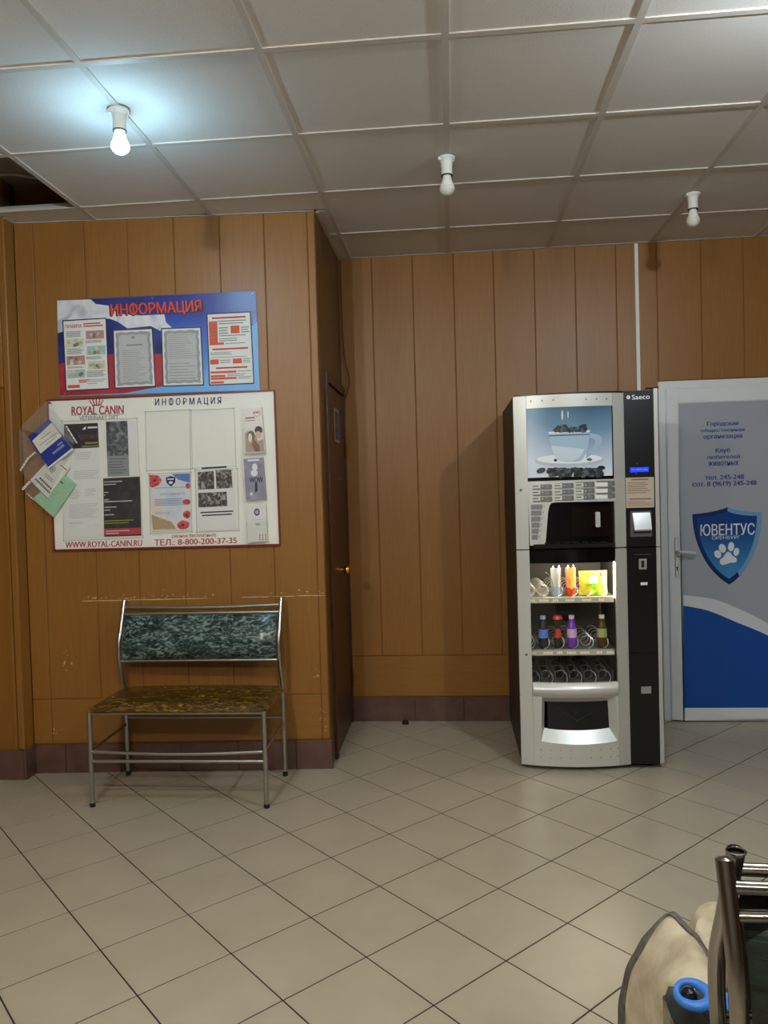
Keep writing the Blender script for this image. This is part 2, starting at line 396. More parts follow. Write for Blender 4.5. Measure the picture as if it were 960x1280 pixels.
BRASS = mat('brass', 'd9a648', .22, 1)
build('door_knob', kn, BRASS, d1, smooth=True)
for z in (1.69, .28):
    hg = MB(); hg.tube([(XN+.02, 4.709, z-.05), (XN+.02, 4.709, z+.05)], .006, 10)
    for k in range(5): hg.lathe([(.001, 0), (.0085, .002), (.0085, .008), (.001, .01)], (XN+.02, 4.709, z-.05+k*.022), 10)
    build('hinge', hg, BRASS, d1)
pp = Sheet((XN+.0095, 4.32, 1.905), (XN+.0095, 4.50, 1.905), (XN+.0095, 4.50, 1.715), (XN+.0095, 4.32, 1.715), X_)
pm = MB(); pp.body(pm, .001); pl = tag(build('door_plate', pm, mat('grey_card', '9a9aa0', .5)), 'small grey notice plate stuck on the dark niche door', 'sign')
q = MB(); pp.rect(q, .12, .08, .88, .92, .0006); build('dark_field', q, mat('slate_print', '4a4c58', .5), pl)
q = MB(); pp.lines(q, .3, .2, .7, .6, 5, .0012); pp.rect(q, .4, .7, .6, .8, .0012); build('print_lines', q, GREYINK, pl)
# left corner with a door at the picture edge
w = MB(); w.box(-3.4, -2.24, 3.768, 4.0, 0, TOP); w.box(-2.24, -2.218, 3.768, 3.85, 0, TOP)
wall_corner = tag(build('wall_corner', w, WOODG), 'wood clad wall corner at the left picture edge', 'wall', kind='structure')
AC = Vector((0, 3.752, 0))
panel_on(wall_corner, AC, X_, -Y_, -2.245, -2.212, .15, HC+.02, WOOD, th=.014); panel_on(wall_corner, AC, X_, -Y_, -3.39, -2.245, 2.005, HC+.02, WOOD, th=.014)
panel_on(wall_corner, Vector((-2.212, 0, 0)), Y_, X_, 3.753, 3.846, .15, HC+.02, WOOD, th=.005)
d3 = thing('door_3', 'plain wooden door set back in the wall at the left edge', 'door', (-2.6, 3.8, 0), kind='structure')
lf = MB(); lf.box(-3.38, -2.247, 3.762, 3.768, .0, 2.0); build('door_leaf', lf, DOORL, d3)
fr = MB(); fr.box(-2.262, -2.247, 3.750, 3.762, .15, 2.0); build('door_casing', fr, WOOD, d3, bevel=.002)
baseboard('baseboard_corner', Vector((-2.6, 3.752, 0)), Vector((-2.212, 3.752, 0)), -Y_, [.13], 'maroon tile skirting at the far left wall corner', .152)
q = MB(); q.box(-2.212, -2.199, 3.74, 3.842, 0, .152); build('tile', q, BASET, bpy.data.objects['baseboard_corner'], bevel=.001, seg=1)
# remaining room shell, unseen; wall colours kept dark to weaken bounced light
for nm, bx, m, lb in (('wall_side', (-3.5, -3.4, -3.2, 3.8), DOORW, 'dark wood clad wall on the left side of the room'), ('wall_right', (3.2, 3.3, -3.2, 4.9), DOORW, 'dark wood clad wall on the right side of the room'), ('wall_front', (-3.5, 3.3, -3.2, -3.1), PLASTER, 'dull beige wall behind the viewer')):
    w = MB(); w.box(*bx, 0, TOP); tag(build(nm, w, m), lb, 'wall', kind='structure')
# perimeter angle of the ceiling
def trim(name, P0, P1, n, lb):
    q = MB(); q.prism([P0, P1, P1+n*.018, P0+n*.018], (0, 0, .003)); tag(build(name, q, CBAR), lb, 'trim', kind='structure')
zc = Z_*(HC-.002)
trim('trim_1', Vector((-.63, YB, 0))+zc, Vector((3.2, YB, 0))+zc, -Y_, 'white ceiling edge angle along the back wall')
trim('trim_2', LA+zc, LB+zc, LN, 'white ceiling edge angle above the notice boards')
trim('trim_3', Vector((XN, 3.93, 0))+zc, Vector((XN, YB, 0))+zc, X_, 'white ceiling edge angle above the dark niche door')
trim('trim_4', Vector((-2.212, 3.755, 0))+zc, Vector((-2.212, 3.846, 0))+zc, X_, 'short white ceiling edge angle at the left corner')
# cable in the open ceiling bay and cable in the niche corner
cw = MB(); cw.tube(smoothpts([onZ(*a) for a in ((-60, 226, HC+.06), (-15, 219, HC+.05), (15, 217.5, HC+.045), (40, 221, HC+.045), (75, 226, HC+.04))], 8), .008, 8)
tag(build('loose_cable', cw, mat('grey_cable', '8c8478', .6), smooth=True), 'grey cable hanging inside the dark gap of the missing ceiling tile', 'cable')
cw = MB(); cw.tube(smoothpts([(-.636, 4.735, HC-.01), (-.636, 4.735, 2.45), (-.625, 4.725, 2.25), (-.60, 4.715, 2.12), (-.613, 4.722, 2.05), (-.632, 4.73, 2.0)], 8), .004, 8)
tag(build('wall_cable', cw, mat('brown_cable', '5b3a1a', .6), smooth=True), 'thin brown cable running down the niche corner above the dark door', 'cable')
cd = MB(); cd.box(1.124, 1.145, YB-.013, YB-.0005, 1.9, HC-.004)
tag(build('cable_duct', cd, WHITE, bevel=.002), 'thin white vertical cable duct on the wood wall above the vending machine', 'cable duct')

# ================================================================== WHITE DOOR
d2 = thing('door_2', 'white framed door with grey and blue film and club lettering', 'door', (1.75, YB, 0), kind='structure')
DF = 4.725                                              # front of frame
q = MB(); q.box(1.245, 1.305, DF, YB-.0005, 0, 2.03); q.box(1.305, 2.2, DF, YB-.0005, 1.972, 2.03); q.box(2.2, 2.26, DF, YB-.0005, 0, 2.03); build('door_frame', q, PVC, d2, bevel=.004)
DL = 4.705
lx0, lx1, lz0, lz1 = 1.283, 2.22, .012, 1.985
q = MB()
for b in ((lx0, 1.352, lz0, lz1), (2.15, lx1, lz0, lz1)): q.box(b[0], b[1], DL, DF-.001, b[2], b[3])
q.box(1.352, 2.15, DL, DF-.001, 1.895, lz1); q.box(1.352, 2.15, DL, DF-.001, lz0, .082)
build('door_leaf', q, PVC, d2, bevel=.004)
DP = DL+.006
q = MB(); q.box(1.347, 2.155, DP, DF-.002, .077, 1.90); film = build('panel', q, mat('grey_film', 'a2a8b1', .32), d2)
def D(x, y, off=.0005): p = onY(x, y, DP-off); return p
def arc(pts, off):
    c = smoothpts([(p.x, 0, p.z) for p in [D(*a) for a in pts]], 6); out = [(v.x, DP-off, v.z) for v in c]; return out
up = arc([(854, 744), (892, 749), (928, 763), (960, 779.5), (1000, 806), (1040, 842)], .0004)
lo = arc([(854, 757), (885, 763.3), (920.5, 777.7), (960, 794.5), (1000, 820), (1040, 856)], .0008)
def under(c, off):
    c = [(max(p[0], 1.352), p[1], p[2]) for p in c]; return c+[(2.15, DP-off, c[-1][2]-.15), (2.15, DP-off, .082), (1.352, DP-off, .082)]
q = MB(); q.poly(under(up, .0004), -Y_); build('white_band', q, mat('white_film', 'd5d9dd', .3), d2, fixn=False)
q = MB(); q.poly(under(lo, .0008), -Y_); build('blue_field', q, mat('blue_film', '0d4a9c', .3), d2, fixn=False)
TXB = mat('blue_lettering', '1d3a80', .5)
def dtext(mb, s, X0, X1, Yt, Yb, bold=.01):
    k = lambda X, Y: D(820+X/2.786, 460+Y/2.786, .001)
    sl = -.03*(X1-X0)
    text_into(mb, s, k(X0, Yt-sl/2), k(X1, Yt+sl/2), k(X0, Yb-sl/2), bold)
q = MB()
for s, a, b, t, l in (('Городская', 178, 286, 186, 204), ('общественная', 156, 308, 210, 224), ('организация', 166, 300, 233, 249), ('Клуб', 208, 258, 279, 298), ('любителей', 177, 292, 302, 316), ('животных', 182, 287, 325, 340), ('тел. 245-248', 170, 306, 372, 388), ('сот. 8 (9619) 245-248', 127, 350, 394, 415)):
    dtext(q, s, a, b, t, l, .04)
build('lettering', q, TXB, d2, fixn=False)
SX = lambda X, Y, off=.0012: D(860+X/9.6, 625+Y/9.6, off)
def shield(pts, off): return [SX(a, b, off) for a, b in pts]
outl = bezier((50, 170), (200, 160), (380, 130), (475, 85), 6)[:-1]+bezier((475, 85), (600, 135), (760, 150), (885, 145), 6)[:-1]+bezier((885, 145), (880, 480), (760, 850), (495, 1015), 12)[:-1]+bezier((495, 1015), (250, 880), (60, 560), (50, 170), 12)[:-1]
cx_, cy_ = 475, 480
inl = [(cx_+(a-cx_)*.86, cy_+(b-cy_)*.87) for a, b in outl]
q = MB(); q.prism(shield(outl, .0005), (0, -.0015, 0)); sh = build('shield_emblem', q, mat('shield_navy', '0c2d63', .35), d2)
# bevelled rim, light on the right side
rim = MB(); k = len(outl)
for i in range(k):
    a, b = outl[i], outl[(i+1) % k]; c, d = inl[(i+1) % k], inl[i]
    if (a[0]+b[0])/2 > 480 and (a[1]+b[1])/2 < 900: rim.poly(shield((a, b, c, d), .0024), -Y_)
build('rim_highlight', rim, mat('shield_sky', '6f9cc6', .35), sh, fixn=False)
gm = mat('shield_gradient', '1757a0', .35); t_, b_, N_, K_ = nt(gm)
g_ = N_.new('ShaderNodeNewGeometry'); s_ = N_.new('ShaderNodeSeparateXYZ'); K_.new(g_.outputs['Position'], s_.inputs[0]); r_ = N_.new('ShaderNodeMapRange'); r_.inputs[1].default_value = .85; r_.inputs[2].default_value = 1.15
K_.new(s_.outputs['Z'], r_.inputs[0]); rr = N_.new('ShaderNodeValToRGB'); rr.color_ramp.elements[0].color = lin('3f8fc6'); rr.color_ramp.elements[1].color = lin('0e3f86'); K_.new(r_.outputs[0], rr.inputs[0]); K_.new(rr.outputs[0], b_.inputs['Base Color'])
q = MB(); q.poly(shield(inl, .003), -Y_); build('shield_face', q, gm, sh, fixn=False)
SW = mat('emblem_white', 'dfe3e6', .4)
q = MB(); text_into(q, 'ЮВЕНТУС', SX(152, 293, .0036), SX(800, 275, .0036), SX(152, 432, .0036), .012); text_into(q, 'ОРЕНБУРГ', SX(288, 436, .0036), SX(628, 427, .0036), SX(288, 476, .0036)); build('emblem_text', q, SW, sh, fixn=False)
q = MB()
def ell(mb, F, cx, cy, rx, ry, a, off, n=16):
    ca, sa = math.cos(a), math.sin(a)
    mb.poly([F(cx+rx*math.cos(t)*ca-ry*math.sin(t)*sa, cy+rx*math.cos(t)*sa+ry*math.sin(t)*ca, off) for t in [2*math.pi*i/n for i in range(n)]], -Y_)
for cx, cy, rx, ry, a in ((357, 650, 40, 50, -.5), (412, 580, 42, 55, -.35), (517, 560, 37, 56, .1), (580, 622, 33, 50, .25)): ell(q, SX, cx, cy, rx, ry, a, .0036)
q.poly([SX(a, b, .0036) for a, b in ((485, 622), (510, 632), (535, 670), (575, 692), (588, 715), (578, 745), (545, 752), (505, 752), (455, 772), (415, 782), (390, 768), (380, 740), (385, 715), (420, 690), (445, 650), (462, 628))], -Y_)
build('paw_print', q, SW, sh, fixn=False)
q = MB(); q.box(1.316, 1.339, DL-.006, DL-.0003, .865, 1.105); hp = build('handle_plate', q, PVC, d2, bevel=.003)
q = MB(); q.tube(smoothpts([(1.328, DL-.005, 1.02), (1.328, DL-.045, 1.02), (1.34, DL-.052, 1.02), (1.42, DL-.052, 1.013)], 5), .0085, 12); build('door_handle', q, mat('handle_grey', 'c4c8ca', .3), d2, smooth=True)
q = MB(); q.poly([(1.3275+.0055*math.cos(t), DL-.0065, .925+.0055*math.sin(t)) for t in [i*math.pi/6 for i in range(12)]], -Y_); q.poly([(1.3245, DL-.0065, .922), (1.3305, DL-.0065, .922), (1.3305, DL-.0065, .905), (1.3245, DL-.0065, .905)], -Y_); build('keyhole', q, BLACK, hp, fixn=False)

# ================================================================== VENDING MACHINE
VX0, VX1, VXR, VXC0, VXC1, VXT = .324, .386, .807, .866, 1.008, 1.028
VSPL = 1.112
def yb(x):
    if x >= VXC0: return 3.925
    return 3.925-.042*(1-((x-.595)/.271)**2)
def P3(X, Y): p = onY(620+X/4.364, 470+Y/4.365, 3.9); return (p.x, p.z)
def P4(X, Y): p = onY(620+X/4.268, 680+Y/4.267, 3.9); return (p.x, p.z)
def bow(mb, pts, off=0., thick=0., cut=.03):
    """flat outline in (x, z) bent onto the bowed machine front"""
    bm = bmesh.new(); bm.faces.new([bm.verts.new((x, 0, z)) for x, z in pts])
    xs = [p[0] for p in pts]; cut = .02; a = math.floor(min(xs)/cut)*cut+.003
    while a < max(xs):
        if a > min(xs): bmesh.ops.bisect_plane(bm, geom=bm.verts[:]+bm.edges[:]+bm.faces[:], plane_co=(a, 0, 0), plane_no=(1, 0, 0))
        a += cut
    bm.verts.index_update(); n = len(bm.verts)
    vs = [(v.co.x, yb(v.co.x)-off, v.co.z) for v in bm.verts]; fs = []
    for f in bm.faces:
        l = [v.index for v in f.verts]
        if f.normal.y > 0 or (f.calc_area() and f.normal.y == 0): l.reverse()
        fs.append(l)
    if thick:
        vs += [(v.co.x, yb(v.co.x)-off+thick, v.co.z) for v in bm.verts]
        fs += [[i+n for i in reversed(l)] for l in list(fs)]
        for e in bm.edges:
            if len(e.link_faces) == 1: i, j = e.verts[0].index, e.verts[1].index; fs.append([i, j, j+n, i+n])
    bm.free(); mb.add(vs, fs); return mb
def rect(x0, x1, z0, z1): return [(x0, z0), (x1, z0), (x1, z1), (x0, z1)]
def rrect(x0, x1, z0, z1, r, n=4):
    out = []
    for cx, cz, a in ((x1-r, z1-r, 0), (x0+r, z1-r, 90), (x0+r, z0+r, 180), (x1-r, z0+r, 270)):
        out += [(cx+r*math.cos(math.radians(a+90*i/n)), cz+r*math.sin(math.radians(a+90*i/n))) for i in range(n+1)]
    return out
SILV = mat('satin_silver_plastic', 'c3c3bb', .38, .35); SILV2 = mat('light_silver_plastic', 'd4d4cd', .33, .3)
VBLK = mat('machine_black', '0b0c0f', .3); VSIDE = noise_mat('machine_side_dark', ('241f1c', '2b2521'), 80, rough=.5)
GLOSSB = mat('glossy_black_panel', '08090b', .12)
vm = thing('vending_machine', 'black and silver drink and snack vending machine beside the white door', 'vending machine', (.676, 4.3, 0))
q = MB(); t = .018
q.box(VX0, VX0+t, 3.955, 4.70, .03, 1.88); q.box(VXT-t-.004, VXT-.004, 3.955, 4.70, .03, 1.88); q.box(VX0+t, VXT-t-.004, 4.68, 4.70, .03, 1.88)
q.box(VX0+t, VXT-t-.004, 3.955, 4.68, 1.862, 1.88); q.box(VX0+t, VXT-t-.004, 3.955, 4.68, .03, .06); q.box(VX0+t, VXT-t-.004, 3.955, 4.68, 1.085, 1.10); q.box(VX0+t, VXT-t-.004, 3.97, 3.985, 1.10, 1.862)
q.box(.83, .84, 3.955, 4.68, .06, 1.085)
cab = build('cabinet', q, VSIDE, vm)
q = MB(); q.box(.36, .99, 3.96, 4.66, .012, .03)
for x in (.37, .98):
    for y in (4.0, 4.62): q.lathe([(.001, 0), (.022, 0), (.022, .014), (.001, .014)], (x, y, 0), 12)
build('base', q, RUBBER, vm)
q = MB(); bow(q, rect(VX0+.006, VXT-.004, 1.8805, 1.888), -.002, .06); build('top_cap', q, VBLK, vm)
def vpart(name, pts, m, off=0., thick=.028, parent=None, bevel=.0, cut=.03):
    q = MB(); bow(q, pts, off, thick, cut); return build(name, q, m, parent or vm, bevel=bevel, seg=2, smooth=True, autos=30)
ZU1 = 1.8795
# upper door
vpart('left_strip', rect(VX0, VX1-.001, VSPL+.003, ZU1), SILV2)
hd = vpart('header', rect(VX1, VXR, 1.817, ZU1), SILV2)
q = MB()
for X in (190, 250, 310, 488, 547, 603):
    q = MB(); x, z = P3(X, 137-(X-190)*.03); q.lathe([(.0001, 0), (.0045, 0), (.0045, .002), (.0001, .002)], (x, yb(x)-.0025, z), 10, 'y'); build('vent_hole', q, mat('vent_shadow', '8a8a84', .6), hd)
vpart('right_strip', rect(VXR+.001, VXC0-.001, VSPL+.003, ZU1), SILV)
# advertising picture with a coffee cup
pic = vpart('picture_panel', rect(VX1, VXR, 1.455, 1.816), GLOSSB, -.002, .02)
gm = mat('picture_blue', '5b7f9c', .25); t_, b_, N_, K_ = nt(gm)
g_ = N_.new('ShaderNodeNewGeometry'); s_ = N_.new('ShaderNodeSeparateXYZ'); K_.new(g_.outputs['Position'], s_.inputs[0])
dx = N_.new('ShaderNodeMath'); dx.operation = 'SUBTRACT'; dx.inputs[1].default_value = .66; K_.new(s_.outputs['X'], dx.inputs[0]); sq = N_.new('ShaderNodeMath'); sq.operation = 'MULTIPLY'; K_.new(dx.outputs[0], sq.inputs[0]); K_.new(dx.outputs[0], sq.inputs[1])
ma = N_.new('ShaderNodeMath'); ma.operation = 'MULTIPLY_ADD'; ma.inputs[1].default_value = -1.5; K_.new(sq.outputs[0], ma.inputs[0]); K_.new(s_.outputs['Z'], ma.inputs[2])
r_ = N_.new('ShaderNodeMapRange'); r_.inputs[1].default_value = 1.46; r_.inputs[2].default_value = 1.82; K_.new(ma.outputs[0], r_.inputs[0])
rr = N_.new('ShaderNodeValToRGB'); e = rr.color_ramp.elements; e[0].color = lin('dfe6f2'); e[1].color = lin('3e6076'); x_ = e.new(.3); x_.color = lin('b7c6da'); x_ = e.new(.62); x_.color = lin('7396b2'); K_.new(r_.outputs[0], rr.inputs[0]); K_.new(rr.outputs[0], b_.inputs['Base Color'])
q = MB(); bow(q, [P3(166, 178), P3(632, 160), P3(638, 543), P3(174, 556)], -.0015); build('picture_ground', q, gm, pic, fixn=False)
def vprint(name, polys, m, off, parent):
    q = MB()
    for p in polys: bow(q, [P3(*a) for a in p], off, cut=.05)
    return build(name, q, m, parent, fixn=False)
def el(cx, cy, rx, ry, a=0., n=20): return [(cx+rx*math.cos(t)*math.cos(a)-ry*math.sin(t)*math.sin(a), cy+rx*math.cos(t)*math.sin(a)+ry*math.sin(t)*math.cos(a)) for t in [2*math.pi*i/n for i in range(n)]]
vprint('saucer', [el(400, 462, 190, 34, -.02)], mat('saucer_grey', 'bcc5c9', .3), -.0012, pic)
vprint('saucer_inside', [el(400, 452, 180, 26, -.02)], mat('saucer_white', 'eef2f3', .3), -.0010, pic)
cup = bezier((285, 308), (292, 395), (318, 450), (350, 466), 8)+bezier((350, 466), (400, 472), (440, 470), (462, 462), 5)+bezier((462, 462), (495, 430), (506, 370), (508, 300), 8)
vprint('cup', [cup], mat('cup_blue', 'a9c2d6', .3), -.0008, pic)
vprint('cup_light', [bezier((300, 380), (305, 420), (330, 455), (350, 464), 6)+bezier((350, 464), (420, 470), (455, 462), (480, 400), 6)], mat('cup_light', 'cddbe6', .3), -.0006, pic)
vprint('cup_rim', [[(284, 306), (400, 300), (510, 296), (510, 306), (400, 312), (286, 318)]], mat('cup_rim', 'dde8ef', .3), -.0004, pic)
vprint('cup_line', [[(286, 324), (508, 316), (507, 322), (287, 331)]], mat('cup_line', '4a6478', .3), -.0004, pic)
hdl = bezier((508, 312), (560, 318), (585, 330), (578, 350), 8)+bezier((578, 350), (570, 390), (530, 430), (485, 450), 8)+bezier((490, 428), (520, 410), (535, 385), (540, 362), 6)+bezier((540, 362), (540, 345), (525, 338), (508, 340), 5)
vprint('cup_handle', [hdl], mat('cup_handle', 'a3bad0', .3), -.0008, pic)
random.seed(11)
beans = [el(320+random.random()*165, 298-abs(random.gauss(0, 1))*10*math.sin(math.pi*(i/80)), 14, 9, random.random()*3, 10) for i in range(80)]
beans += [el(285+random.random()*290, 508+random.random()*38, 15, 9, random.gauss(0, .5), 10) for i in range(150)]
beans += [el(575, 500, 22, 11, .1, 10), el(245, 516, 26, 15, -.3, 10), el(322, 460, 9, 8, 0, 10), el(507, 456, 15, 8, 0, 10), el(330, 296, 24, 6, -.1, 10), el(470, 275, 24, 10, -.3, 10)]
q = MB(); ds = [mat('bean_dark', '1c2124', .35), mat('bean_mid', '3a4247', .35), mat('bean_light', '59646b', .35)]
for i, p in enumerate(beans): q.cur = (0, 1, 0, 2, 1)[i % 5]; bow(q, [P3(*a) for a in p], -.0003+.000006*i, cut=.5)
build('coffee_beans', q, ds, pic, fixn=False)['kind'] = 'stuff'
vprint('steam', [el(359, 215, 5, 28, 0, 10), el(390, 212, 3, 20, 0, 10)], mat('steam_white', 'c9d8e2', .3), -.0008, pic)
# button panel
bp_ = [(172, 576), (645, 561), (650, 683), (320, 689), (300, 694), (291, 706), (283, 740), (270, 905), (264, 917), (255, 922), (187, 926)]
bpan = vpart('button_panel', [P3(*a) for a in bp_], SILV2, 0, .02)
BT = mat('button_silver', 'b9b9b1', .3, .3); LCD = mat('button_label', 'd9d9d0', .4); SBT = mat('button_grey', '85878a', .35, .2)
for r0 in range(3):
    for c0 in range(4):
        X0 = (185, 302, 418, 533)[c0]; Y0 = (588, 622, 655)[r0]-c0*3.6; X1 = X0+105
        o = vpart('button', rrect(*[P3(X0, 0)[0], P3(X1, 0)[0]], P3(400, Y0+29)[1], P3(400, Y0)[1], .005, 3), mat('button_rim', '77776f', .4, .2), .0015, .004, bpan)
        vpart('button_label', [P3(X0+4, Y0+4), P3(X0+(76 if c0 == 3 else 56), Y0+3), P3(X0+(76 if c0 == 3 else 56), Y0+25), P3(X0+4, Y0+26)], PAPER if c0 == 3 else LCD, .003, .002, bpan)
        vpart('button_key', [P3(X0+82, Y0+3), P3(X0+101, Y0+2), P3(X0+101, Y0+25), P3(X0+82, Y0+26)], SBT, .004, .003, bpan)
        if c0 < 3:
            x, z = P3(X0+68, Y0+14); s = MB(); s.lathe([(.0001, -.002), (.0045, -.002), (.0045, .002), (.0001, .002)], (x, yb(x)-.003, z), 12, 'y'); build('button_lamp', s, BT, bpan)
            s = MB(); bow(s, [P3(X0+14, Y0+12), P3(X0+46, Y0+11), P3(X0+46, Y0+16), P3(X0+14, Y0+17)], .0033); build('button_print', s, INK, bpan, fixn=False)
for k in range(6):
    Y0 = 702+k*33; X1 = 252-k*5
    vpart('sugar_button', [P3(191+k, Y0), P3(X1, Y0-2), P3(X1, Y0+26), P3(191+k, Y0+28)], SBT, .002, .004, bpan)
    vpart('sugar_key', [P3(X1+2, Y0+3), P3(X1+13, Y0+2), P3(X1+12, Y0+16), P3(X1+2, Y0+17)], BT, .003, .004, bpan)
lk = MB(); x, z = P3(136, 622); lk.lathe([(.0001, -.006), (.006, -.006), (.0062, 0), (.0001, 0)], (x, yb(x), z), 16, 'y'); build('lock', lk, CHROME, vm, smooth=True)
lk = MB(); x, z = P4(163, 592); lk.lathe([(.0001, -.006), (.006, -.006), (.0062, 0), (.0001, 0)], (x, yb(x), z), 16, 'y'); build('lock', lk, CHROME, vm, smooth=True)
# cup dispensing bay
bay = vpart('dispensing_bay', rect(VX1, VXR, VSPL+.003, 1.456), GLOSSB, -.024, .02)
vpart('cup_door', rrect(P3(395, 0)[0], P3(632, 0)[0], P3(500, 880)[1], P3(500, 715)[1], .012), mat('smoked_door', '140f0b', .15), -.018, .005, bay)
vpart('cup_door_handle', rrect(P3(543, 780)[0], P3(569, 780)[0], P3(556, 825)[1], P3(556, 742)[1], .005), SILV2, -.006, .012, bay)
q = MB()
for k in range(7): x = .46+k*.045; q.box(x, x+.03, 3.872, 3.905, VSPL+.03, VSPL+.036)
q.box(.405, .80, 3.878, 3.90, VSPL+.008, VSPL+.028); build('drip_tray', q, mat('drip_tray_black', '1b1a19', .25), bay)
# payment column, upper
def colbox(name, pts, m, off, th, parent=vm, bevel=0.): q = MB(); q.prism([(x, 3.925-off, z) for x, z in pts], (0, th, 0)); return build(name, q, m, parent, bevel=bevel, seg=2)
col = colbox('payment_column', rect(VXC0+.001, VXC1, VSPL+.003, ZU1), VBLK, 0, .028)
colbox('right_trim', rect(VXC1+.001, VXT, VSPL+.003, 1.895), SILV, .004, .034)
q = MB(); q.box(VXC1-.03, VXT+.006, 3.918, 3.96, 1.896, 1.902); build('trim_cap', q, VBLK, vm)
def c3(X, Y): return P3(X, Y)
def cprint(name, body, tl, tr, bl, m, off, bold=0., par=None):
    k = lambda a: (P3(*a)[0], 3.925-off, P3(*a)[1]); q = MB(); text_into(q, body, k(tl), k(tr), k(bl), bold); return build(name, q, m, par or col, fixn=False)
LW = mat('logo_white', 'f2f2f2', .4)
cprint('brand_text', 'Saeco', (747, 100), (845, 95), (748, 126), LW, .0008, .012)
q = MB(); cx, cz = P3(728, 113)
q.poly([(cx+.009*math.cos(t), 3.9242, cz+.009*math.sin(t)) for t in [i*math.pi/10 for i in range(20)]], -Y_)
q.cur = 1; q.poly([(cx+a*.009, 3.9239, cz+b*.009) for a, b in ((-.7, -.1), (.1, .25), (.1, .6), (.55, .6), (-.1, .05), (-.1, -.3))], -Y_); q.poly([(cx-a*.009, 3.9239, cz-b*.009-.001) for a, b in ((-.6, -.1), (.0, .1), (.0, .4), (.6, .3), (.0, -.1), (-.0, -.3))], -Y_)
build('brand_emblem', q, [LW, VBLK], col, fixn=False)
disp = colbox('display', [c3(738, 525), c3(840, 521), c3(839, 496), c3(738, 499)], mat('display_blue', '0a1cff', .3, emit=1.6, ecol=(.01, .04, 1, 1)), .001, .002, col)
q = MB(); k = lambda a: (P3(*a)[0], 3.925-.0016, P3(*a)[1])
for i in range(14):
    if i not in (3, 9): q.poly([k((746+i*6.3, 506)), k((750+i*6.3, 506)), k((750+i*6.3, 512)), k((746+i*6.3, 512))], -Y_)
build('display_print', q, mat('display_glyph', '6a86ff', .4, emit=.8), disp, fixn=False)
q = MB()
for X, Y in ((775, 478), (770, 531)): q = MB(); q.poly([k((X-5, Y-2)), k((X+5, Y-2)), k((X+5, Y+1)), k((X-5, Y+1))], -Y_); build('column_mark', q, SBT, col, fixn=False)
S = Sheet(*[(c3(*a)[0], 3.9235, c3(*a)[1]) for a in ((713, 555), (868, 550), (870, 717), (716, 721))], -Y_)
nt_ = MB(); S.body(nt_, .001); notice = build('notice_paper', nt_, mat('tan_paper', 'b9a893', .7), col)
q = MB(); S.rect(q, .2, .05, .8, .09, .0004); S.lines(q, .07, .15, .95, .55, 6, .0004, .3); S.rect(q, .12, .69, .9, .73, .0004); S.lines(q, .05, .78, .95, .95, 3, .0004, .3); build('print_lines', q, mat('brown_ink', '7a5b50', .8), notice, fixn=False)
bu = colbox('banknote_reader', [c3(738, 880), c3(858, 878), c3(855, 735), c3(738, 738)], mat('reader_frame', '6d6b68', .35, .5), .006, .006, col, .002)
q = MB(); k = lambda a, o: (P3(*a)[0], 3.925-o, P3(*a)[1])
pts = [(750, 748), (846, 745), (850, 836), (756, 840)]
q.add([k(pts[0], .006), k(pts[1], .006), k(pts[2], .03), k(pts[3], .03), k((756, 848), .026), k((850, 845), .026), k((756, 850), .006), k((850, 848), .006)], [(0, 3, 2, 1), (3, 4, 5, 2), (4, 6, 7, 5), (0, 6, 4, 3), (1, 2, 5, 7)]); build('reader_hood', q, CHROME, bu)
colbox('reader_slot', [c3(758, 858), c3(848, 855), c3(848, 844), c3(758, 846)], BLACK, .0068, .001, bu)
# ---- lower door
vpart('left_strip', rect(VX0, VX1-.001, .022, VSPL-.003), SILV2); vpart('right_strip', rect(VXR+.001, VXC0-.001, .022, VSPL-.003), SILV)
colbox('right_trim', rect(VXC1+.001, VXT, .03, VSPL-.003), SILV, .004, .034)
c2 = colbox('coin_column', rect(VXC0+.001, VXC1, .585, VSPL-.003), VBLK, 0, .028); c3_ = colbox('coin_column', rect(VXC0+.001, VXC1, .024, .582), VBLK, 0, .028)
def k4(X, Y, off=0.): x, z = P4(X, Y); return (x, 3.925-off, z)
def q4(name, pts, m, off, th, par): q = MB(); q.prism([k4(*a, off) for a in pts], (0, th, 0)); return build(name, q, m, par, bevel=.0008, seg=1)
cs = q4('coin_slot', [(768, 138), (810, 137), (810, 80), (768, 82)], mat('coin_silver', 'c9c9c4', .3, .6), .005, .005, c2); q4('slot_opening', [(780, 128), (797, 127), (797, 90), (780, 91)], BLACK, .0055, .001, cs)
q4('coin_sticker', [(778, 223), (815, 222), (815, 207), (778, 208)], PAPER, .001, .001, c2)
q4('slot_line', [(745, 62), (835, 60), (835, 55), (745, 57)], mat('slot_grey', '3c3c3c', .4), .001, .001, c2)
q4('coin_return', [(780, 804), (834, 802), (834, 765), (780, 768)], mat('return_grey', 'a4a39d', .35, .4), .006, .006, c3_)
